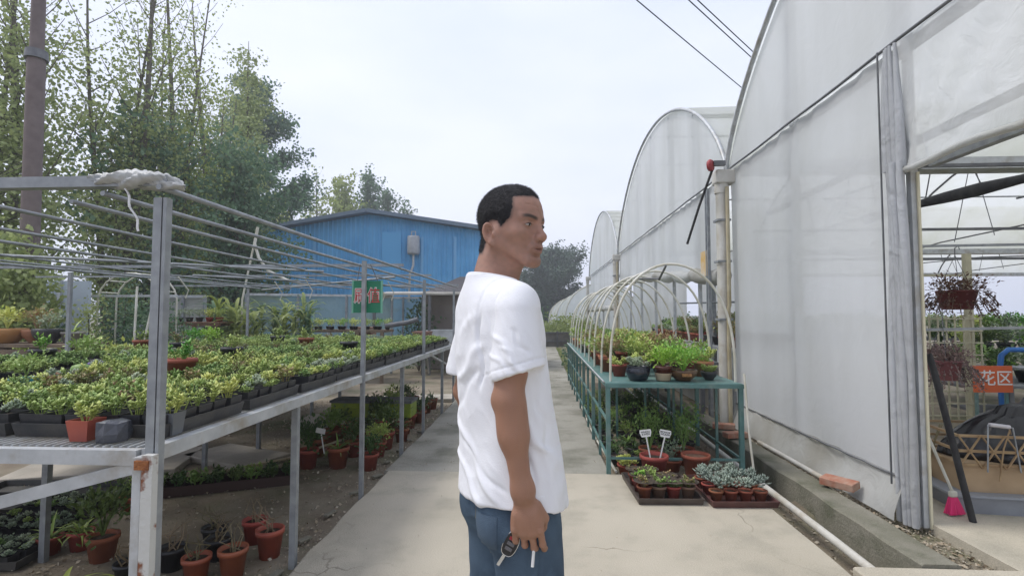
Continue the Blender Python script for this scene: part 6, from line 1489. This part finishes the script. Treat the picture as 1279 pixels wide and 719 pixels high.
for s_ in (-1, 1):
    ellmesh((.0800, s_*.0315, .0012), (.0058, .0115, .0036), scl, 'eye'); ellmesh((.0828, s_*.0325, .0012), (.0038, .0046, .0035), iri, 'iris')
    m_ = MB(); m_.tube([tuple(H(*p)) for p in ((.0800, s_*.0195, .0005), (.0850, s_*.0255, .0042), (.0865, s_*.0315, .0052), (.0845, s_*.0385, .0042), (.0775, s_*.0450, .0012))], [.0007, .0011, .0013, .0012, .0007], 6); m_.build('eyelid_line', lash, man)
# hair: short crop as a thin shell over the skull
from itertools import product
fh = Field(np.arange(-.13, .14, .0026), np.arange(-.13, .13, .0026), np.arange(1.46, 1.74, .0026))
fh.ell(H(-.012, 0, .034), (.093, .074, .083), HQ, .01); fh.ell(H(.028, 0, .030), (.060, .062, .072), HQ, .03); fh.ell(H(.030, 0, -.030), (.052, .056, .066), HQ, .03)
for s_ in (-1, 1): fh.cone(H(.0, s_*.060, -.02), H(.002, s_*.055, -.05), .012, .012, .03)
fh.cone(H(-.026, 0, -.035), nb_, .046, .055, .03); fh.cone(H(-.035, 0, -.02), nb_-body_f*.010, .045, .051, .02)
fh_base = fh.D.copy()
X, Y, Z = fh.xs[:, None, None]-HO[0], fh.ys[None, :, None]-HO[1], fh.zs[None, None, :]-HO[2]
hx = X*HQ[0, 0]+Y*HQ[1, 0]+Z*HQ[2, 0]; hy = X*HQ[0, 1]+Y*HQ[1, 1]+Z*HQ[2, 1]; hz = X*HQ[0, 2]+Y*HQ[1, 2]+Z*HQ[2, 2]
hx2 = hx+0*hy; hz2 = hz+.010*np.clip(1-(np.abs(hy)/.05)**2, 0, 1)*(hx > .03)*0+0*hy
ms_ = polysd(hx2, hz2)
fh.D = fh_base-(-.0004+.0038*np.clip(-ms_/.026, 0, 1)**.8)
hS = .0012; hq = np.clip(.5+.5*(fh.D-ms_)/hS, 0, 1); fh.D = (ms_*(1-hq)+fh.D*hq+hS*hq*(1-hq)).astype(np.float32)
Vh, Fh = fh.mesh(); Vh = relax(Vh, Fh, 1, .4); Nh = normals(Vh, Fh)
nzh = np.array([mnoise.noise(Vector(v)*160) for v in Vh]); Vh = Vh+Nh*(.0016*nzh)[:, None]
hairm = mat('hair', (.022, .022, .026), .6, (.038, .037, .042), 90, bump=1., bscale=500, spec=.3)
hair = link('hair', np_mesh('hair', Vh, Fh, hairm), man)
hg = np.random.default_rng(17); hh = (Vh-HO) @ HQ
cand = np.where((hh[:, 2] > -.07) & ((Nh*(Vh-H(-.005, 0, .02))).sum(1) > .02))[0]; pk = hg.choice(cand, 15000)
up_ = Nh[pk]+hg.normal(0, .35, (len(pk), 3))+np.array(hf)*.25*np.clip(hh[pk, 2]/.1, 0, 1)[:, None]
me = np_leaves(Vh[pk]+Nh[pk]*.0012+hg.normal(0, .001, (len(pk), 3)), up_, hg.uniform(.0035, .006, len(pk)), .13, 'hair_stubble', hairm, hg); link('hair_stubble', me, man)

# t-shirt
def lerpt(tab, z):
    tab = np.array(tab); zd = np.linspace(tab[0, 0]-.1, tab[-1, 0]+.1, 400); kk_ = np.exp(-np.linspace(-2, 2, 25)**2); kk_ /= kk_.sum(); out_ = []
    for k in range(1, tab.shape[1]):
        a = np.interp(zd, tab[:, 0], tab[:, k]); a = np.convolve(np.pad(a, 12, 'edge'), kk_, 'valid'); out_.append(np.interp(z, zd, a).astype(np.float32))
    return out_
HEM = .845
fs_ = Field(np.arange(-.27, .27, .0038), np.arange(-.34, .36, .0038), np.arange(.80, 1.475, .0038))
#        z      cx     cy    front  back  half width
tab = [(.80, .010, 0, .140, .142, .196), (.90, .007, 0, .136, .136, .193), (1.00, -.004, 0, .126, .126, .186), (1.10, -.014, 0, .120, .122, .188), (1.20, -.022, 0, .114, .118, .190), (1.30, -.026, 0, .104, .114, .194), (1.36, -.030, 0, .092, .108, .190), (1.395, -.036, -.004, .080, .096, .150), (1.42, -.042, -.008, .074, .084, .100), (1.445, -.046, -.012, .068, .073, .072), (1.475, -.046, -.013, .066, .070, .070)]
def torso(X, Y, Z):
    cx, cy, fr, bk, hw = lerpt(tab, Z); dx, dy = X-cx, Y-cy
    f = dx*body_f[0]+dy*body_f[1]; l = dx*body_l[0]+dy*body_l[1]; a = np.where(f > 0, fr, bk)
    k0 = np.sqrt((f/a)**2+(l/hw)**2); return (k0-1)*np.minimum(a, hw)*.95
fs_.op((-.27, -.34, .8), (.27, .36, 1.48), torso, .01, 'u', 0)
for s_ in (-1, 1): fs_.cone(nb_-np.array([0, 0, .008]), Bp(-.01, s_*.150, 1.366, TC), .060, .058, .02)
def sleeve(S0, E0, side, L_=.80):
    S0 = np.array(S0); E0 = np.array(E0); C0 = S0+(E0-S0)*L_; ax = (C0-S0)/np.linalg.norm(C0-S0)
    up0 = S0+np.array([0, 0, -.008])
    def fn(X, Y, Z):
        ba = C0-up0; L2 = float(ba@ba); t = np.clip(((X-up0[0])*ba[0]+(Y-up0[1])*ba[1]+(Z-up0[2])*ba[2])/L2, 0, 1)
        # wider front to back than side to side
        dx, dy, dz = X-up0[0]-ba[0]*t, Y-up0[1]-ba[1]*t, Z-up0[2]-ba[2]*t
        r = .050+.011*t; d = np.sqrt((dx*(1-.13*t))**2+dy**2+dz**2)-r
        pl = (X-C0[0])*ax[0]+(Y-C0[1])*ax[1]+(Z-C0[2])*ax[2]-(-.020*(X-C0[0])/.06*0)
        pl = pl+.24*(X-C0[0])
        return np.maximum(d, pl)
    fs_.op(np.minimum(S0, C0)-.09, np.maximum(S0, C0)+.09, fn, .013, 'u', .02)
    return C0, ax
CR, axR = sleeve(ShR+np.array([.012, -.008, .0]), ElR+np.array([.030, -.004, 0]), -1, .72)
CL, axL = sleeve(ShL, ElL, 1, .74)
# hollow collar and hem
fs_.D = np.maximum(fs_.D, np.broadcast_to((fs_.zs[None, None, :]-1.442)+.16*((fs_.xs[:, None, None]-nb_[0])*body_f[0]+(fs_.ys[None, :, None]-nb_[1])*body_f[1]), fs_.D.shape).astype(np.float32))
fs_.cone(nb_+np.array([0, 0, .028]), nb_+np.array([.006, .002, .075]), .060, .064, .003, 's')
def hemcut(X, Y, Z):
    f = (X)*body_f[0]+Y*body_f[1]; return (HEM+.018*np.sin((X+.14)*9)*(Y < 0)*.6+.012*np.clip(-f/.13, -1, 1)-Z)+0*Y
fs_.D = np.maximum(fs_.D, np.broadcast_to(hemcut(fs_.xs[:, None, None], fs_.ys[None, :, None], fs_.zs[None, None, :]), fs_.D.shape).astype(np.float32))
def inner(X, Y, Z):
    return torso(X, Y, Z)+.006+np.where(Z > HEM+.05, .2, 0)
fs_.op((-.27, -.34, .8), (.27, .36, .92), inner, .004, 's', 0)
Vs, Fs = fs_.mesh(); Vs = relax(Vs, Fs, 2, .5); Ns = normals(Vs, Fs)
x, y, z = Vs.T
fl = x*body_f[0]+y*body_f[1]; ll_ = x*body_l[0]+y*body_l[1]
def bandn(u, w): return np.exp(-(u/w)**2)
def crease(x0, z0, x1, z1, w, amp, side=-1, taper=True):
    """soft ridge along a line drawn on the side of the shirt that faces -y (side -1) """
    L_ = math.hypot(x1-x0, z1-z0); ux, uz = (x1-x0)/L_, (z1-z0)/L_
    t = ((x-x0)*ux+(z-z0)*uz)/L_; d = (x-x0)*uz-(z-z0)*ux; d = d+.006*np.sin(t*7+x0*50)
    return amp*bandn(d, w)*np.exp(-(np.clip(np.abs(t-.5)-.38, 0, 9)/.16)**2)*(Ns[:, 1] < .25)
sleeve_zone = (y < -.135-.0) & (np.hypot(x-.025, y+.168) < .10) & (z > 1.16)
dsp = .0035*np.sin(fl*38+z*7+ll_*9)*np.clip((1.32-z)/.3, 0, 1)+.0022*np.sin(x*70-z*19+y*22)*np.clip((1.25-z)/.3, 0, 1)
nf = np.array([mnoise.noise(Vector((v[0]*9, v[1]*9, v[2]*4.5))) for v in Vs]); n3 = np.array([mnoise.noise(Vector((v[0]*34+v[2]*20, v[1]*34, v[2]*11))) for v in Vs]); dsp += .0013*(1-2*np.abs(n3))*np.clip((1.42-z)/.1, .1, 1); dsp += .0055*nf*np.clip((1.40-z)/.1, .15, 1)
for c in ((-.135, 1.05, -.01, .87, .009, .007), (-.115, 1.00, .0, .90, .007, -.005), (-.145, .97, -.05, .86, .008, .006), (.045, 1.14, .115, .93, .008, .006), (.035, 1.10, .075, .92, .007, -.006), (.06, 1.05, .13, .96, .008, .006), (-.06, 1.26, -.13, 1.16, .012, .006), (-.07, 1.20, -.15, 1.08, .011, -.005), (-.065, 1.33, -.06, 1.16, .006, -.009), (-.09, 1.34, -.14, 1.22, .014, .005), (.085, 1.13, .11, 1.0, .007, -.005)):
    dsp += crease(*c)
for c in ((-.02, 1.29, .03, 1.22, .007, .004), (.0, 1.26, .05, 1.20, .006, .004), (.02, 1.30, .06, 1.245, .006, -.003), (-.035, 1.245, .02, 1.20, .006, .003)): dsp += crease(*c)*sleeve_zone
dsp += -.0035*bandn(np.abs(z-(HEM+.024+.006)), .0022)*(y < .3)*0
# armhole seam and cuff stitch lines
dsh = np.sqrt((x-.012)**2*.8+((z-1.315)*.55)**2+((y+.128))**2*2.2); dsp += -.0018*bandn(dsh-.075, .0035)*(y < -.08)*(z > 1.22)
pc = ((Vs-CR) @ axR)+.24*(x-CR[0]); dsp += -.0022*bandn(pc+.022, .002)*(y < -.1)*(np.hypot(x-.03, y+.175) < .1)*(z < 1.26)
Vs = Vs+Ns*dsp[:, None]
shirtm = mat('white_cotton', (.80, .81, .845), .85, (.77, .78, .82), 3, bump=.18, bscale=300, spec=.2)
link('t_shirt', np_mesh('t_shirt', Vs, Fs, shirtm), man)
# collar rib
m_ = MB(); n = 48; pts = []
for i in range(n+1):
    a = 2*math.pi*i/n; ca, sa = math.cos(a), math.sin(a); rf = .0675 if ca > 0 else .0685
    p = nb_+body_f*(rf*ca+.004)+body_l*(.068*sa)+np.array([0, 0, .0355-.16*rf*ca]); pts.append(tuple(p))
m_.tube(pts, .0055, 7, caps=False); m_.build('collar', shirtm, man)
# jeans
fj = Field(np.arange(-.26, .26, .005), np.arange(-.32, .32, .005), np.arange(.03, .97, .006))
jt = [(.78, .01, 0, .100, .108, .160), (.85, .008, 0, .096, .100, .156), (.97, .0, 0, .08, .09, .140)]
def hips(X, Y, Z):
    cx, cy, fr, bk, hw = lerpt(jt, Z); dx, dy = X-cx, Y-cy; f = dx*body_f[0]+dy*body_f[1]; l = dx*body_l[0]+dy*body_l[1]; a = np.where(f > 0, fr, bk)
    k0 = np.sqrt((f/a)**2+(l/hw)**2); return np.maximum((k0-1)*np.minimum(a, hw), np.maximum(Z-.96, .80-Z))
fj.op((-.26, -.3, .76), (.26, .3, .97), hips, .01, 'u', 0)
feet = {}
for s_, ff in ((-1, .02), (1, -.03)):
    hp = Bp(.0, s_*.080, .80, (.01, 0)); kn_ = Bp(ff*.8+.015, s_*.100, .48, (.012, 0)); an = Bp(ff-.03, s_*.110, .075, (.012, 0)); feet[s_] = an
    fj.cone(hp, kn_, .098, .073, .03); fj.cone(kn_, an, .073, .062, .025); fj.ell(kn_*.55+an*.45-body_f*.012, (.072, .070, .12), None, .03)
    fj.cone(an, an-np.array([0, 0, .02]), .062, .066, .01)
fj.ell(Bp(-.055, -.07, .82, (.01, 0)), (.070, .075, .085), None, .03); fj.ell(Bp(-.055, .07, .82, (.01, 0)), (.070, .075, .085), None, .03)
Vj, Fj = fj.mesh(); Vj = relax(Vj, Fj, 2, .5); Nj = normals(Vj, Fj)
njn = np.array([mnoise.noise(Vector((v[0]*10, v[1]*10, v[2]*13))) for v in Vj]); dj = .004*njn+.003*np.sin(Vj[:, 2]*55+Vj[:, 0]*30)*np.clip((.75-Vj[:, 2])/.1, 0, 1)*np.exp(-((Vj[:, 2]-.45)/.12)**2)+.003*np.sin(Vj[:, 2]*90+Vj[:, 1]*25)*np.exp(-((Vj[:, 2]-.12)/.07)**2)
lj = (Vj[:, 0]-.01)*body_l[0]+Vj[:, 1]*body_l[1]
dj += -.003*bandn((Vj[:, 0]-.01)*body_f[0]+Vj[:, 1]*body_f[1]+.002, .003)*(lj < -.05)
Vj = Vj+Nj*dj[:, None]
denim = mat('denim', (.05, .078, .115), .85, (.075, .115, .165), 7, bump=.35, bscale=420, stain=(.11, .17, .24), sscale=6, spec=.2)
link('jeans', np_mesh('jeans', Vj, Fj, denim), man)
stitch = mat('denim_stitch', (.22, .22, .19), .8)
from mathutils.bvhtree import BVHTree
bvh = BVHTree.FromPolygons([tuple(v) for v in Vj], [tuple(int(i) for i in f) for f in Fj])
def onj(x, z, off=.0012):
    h = bvh.ray_cast(Vector((x, -.6, z)), Vector((0, 1, 0)));
    return None if h[0] is None else Vector(h[0])+Vector(h[1])*off
def stitchline(pts, r=.0009, name='stitching', m=None):
    q = [onj(*p) for p in pts]; q = [p for p in q if p is not None]
    if len(q) > 1:
        mm = MB(); mm.tube(q, r, 4); mm.build(name, m or stitch, man)
# rear side pocket with the flat shape of a phone in it
stitchline([(-.082, .845-.006*i) for i in range(16)]+[(-.079+.005*i, .752-.0035*i) for i in range(1, 9)])
mm = MB(); gp_ = []
for j in range(9):
    for i in range(7):
        p = onj(-.076+.058*i/6, .755+.085*j/8, .003+.004*math.sin(math.pi*i/6)**.5*math.sin(math.pi*min(1, j/8+.1))**.4 if 0 < i < 6 and 0 < j else .0015); gp_.append(tuple(p) if p is not None else (-.07, -.1, .8))
mm.add(gp_, [(j*7+i, j*7+i+1, (j+1)*7+i+1, (j+1)*7+i) for j in range(8) for i in range(6)], 0, True); mm.build('pocket', mat('denim_dark', (.05, .08, .12), .85, (.07, .11, .16), 9, bump=.3, bscale=400), man)
# shoes
fo = Field(np.arange(-.30, .34, .005), np.arange(-.32, .34, .005), np.arange(-.004, .13, .004))
for s_ in (-1, 1):
    an = feet[s_]; toe = an+body_f*.165; heel = an-body_f*.045
    for v in (toe, heel): v[2] = .040
    fo.cone(heel, toe, .038, .034, .015); fo.cone(an+np.array([0, 0, .01]), an+body_f*.05+np.array([0, 0, -.02]), .046, .042, .03)
fo.D = np.maximum(fo.D, np.broadcast_to(-fo.zs[None, None, :]+.003, fo.D.shape))
Vo, Fo = fo.mesh(); Vo = relax(Vo, Fo, 1, .4); link('shoes', np_mesh('shoes', Vo, Fo, mat('shoe', (.03, .03, .035), .6, (.05, .05, .05), 9)), man)
# car key hanging from the fingers, cigarette between index and middle
keyc = PR(.118, -.030, -.028)
t = thing('car_key', 'black folding car key with silver frame hanging from the little finger', 'key', (MX+keyc[0]-.018, MY+keyc[1]-.004, keyc[2]+.005))
t.rotation_euler = (R(6), R(26), R(-8)); t.scale = (1.0,)*3
kb_ = MB(); n = 20; ov = [(.0165*math.copysign(abs(math.cos(a))**.7, math.cos(a)), .031*math.copysign(abs(math.sin(a))**.8, math.sin(a))) for a in [2*math.pi*i/n for i in range(n)]]
kb_.add([(x_, -.006, z_) for x_, z_ in ov]+[(x_*1.05, 0, z_*1.05) for x_, z_ in ov]+[(x_, .006, z_) for x_, z_ in ov], [tuple(range(n))[::-1], tuple(range(2*n, 3*n))]+[(k+o_, (k+1) % n+o_, (k+1) % n+o_+n, k+o_+n) for k in range(n) for o_ in (0, n)])
kb_.build('key_case', mat('key_black', (.015, .015, .018), .3), t)
chrome = mat('chrome', (.6, .62, .65), .2, metal=.9)
m_ = MB(); m_.tube([(x_*1.07, -.003, z_*1.07) for x_, z_ in ov]+[(ov[0][0]*1.07, -.003, 0)], .0016, 6, caps=False); m_.build('silver_frame', chrome, t)
for i, (z_, c) in enumerate(((.016, (.30, .02, .03)), (.002, (.12, .12, .13)), (-.012, (.12, .12, .13)))):
    m_ = MB(); m_.box((0, -.0068, z_), (.018, .002, .009)); m_.build('key_button', mat(f'key_button_{i}', c, .4), t, bevel=.002)
m_ = MB(); m_.tube([(.012*math.cos(a)+.006, 0, .043+.012*math.sin(a)) for a in np.linspace(0, 6.283, 20)], .0012, 5, caps=False); m_.build('key_ring', chrome, t)
m_ = MB(); m_.bar((-.002, 0, -.030), (-.006, 0, -.068), .008, .0022); m_.build('key_blade', chrome, t)
tp = tipsR[2][0]; c0 = PR(.112, .012, -.008)
m_ = MB(); m_.tube([tuple(c0+np.array([0, 0, 0])), tuple(c0+np.array([-.004, -.012, -.045]))], .0037, 12)
o = m_.build('cigarette', mat('cigarette_paper', (.7, .7, .68), .7), None, (MX, MY, 0)); tag(o, 'white cigarette held pointing down between the fingers', 'cigarette')

# ---------------------------------------------------------------- air
hz = MB(); hz.box((0, 40, 8.5), (330, 180, 19.5))
hm = bpy.data.materials.new('air'); hm.use_nodes = True; nt = hm.node_tree; nt.nodes.clear()
o = nt.nodes.new('ShaderNodeOutputMaterial'); v = nt.nodes.new('ShaderNodeVolumePrincipled')
v.inputs['Color'].default_value = (.93, .96, 1, 1); v.inputs['Density'].default_value = .0035; v.inputs['Anisotropy'].default_value = .3
nt.links.new(v.outputs[0], o.inputs['Volume'])
tag(hz.build('haze', hm), 'thin pale summer haze over the whole nursery', kind='stuff')
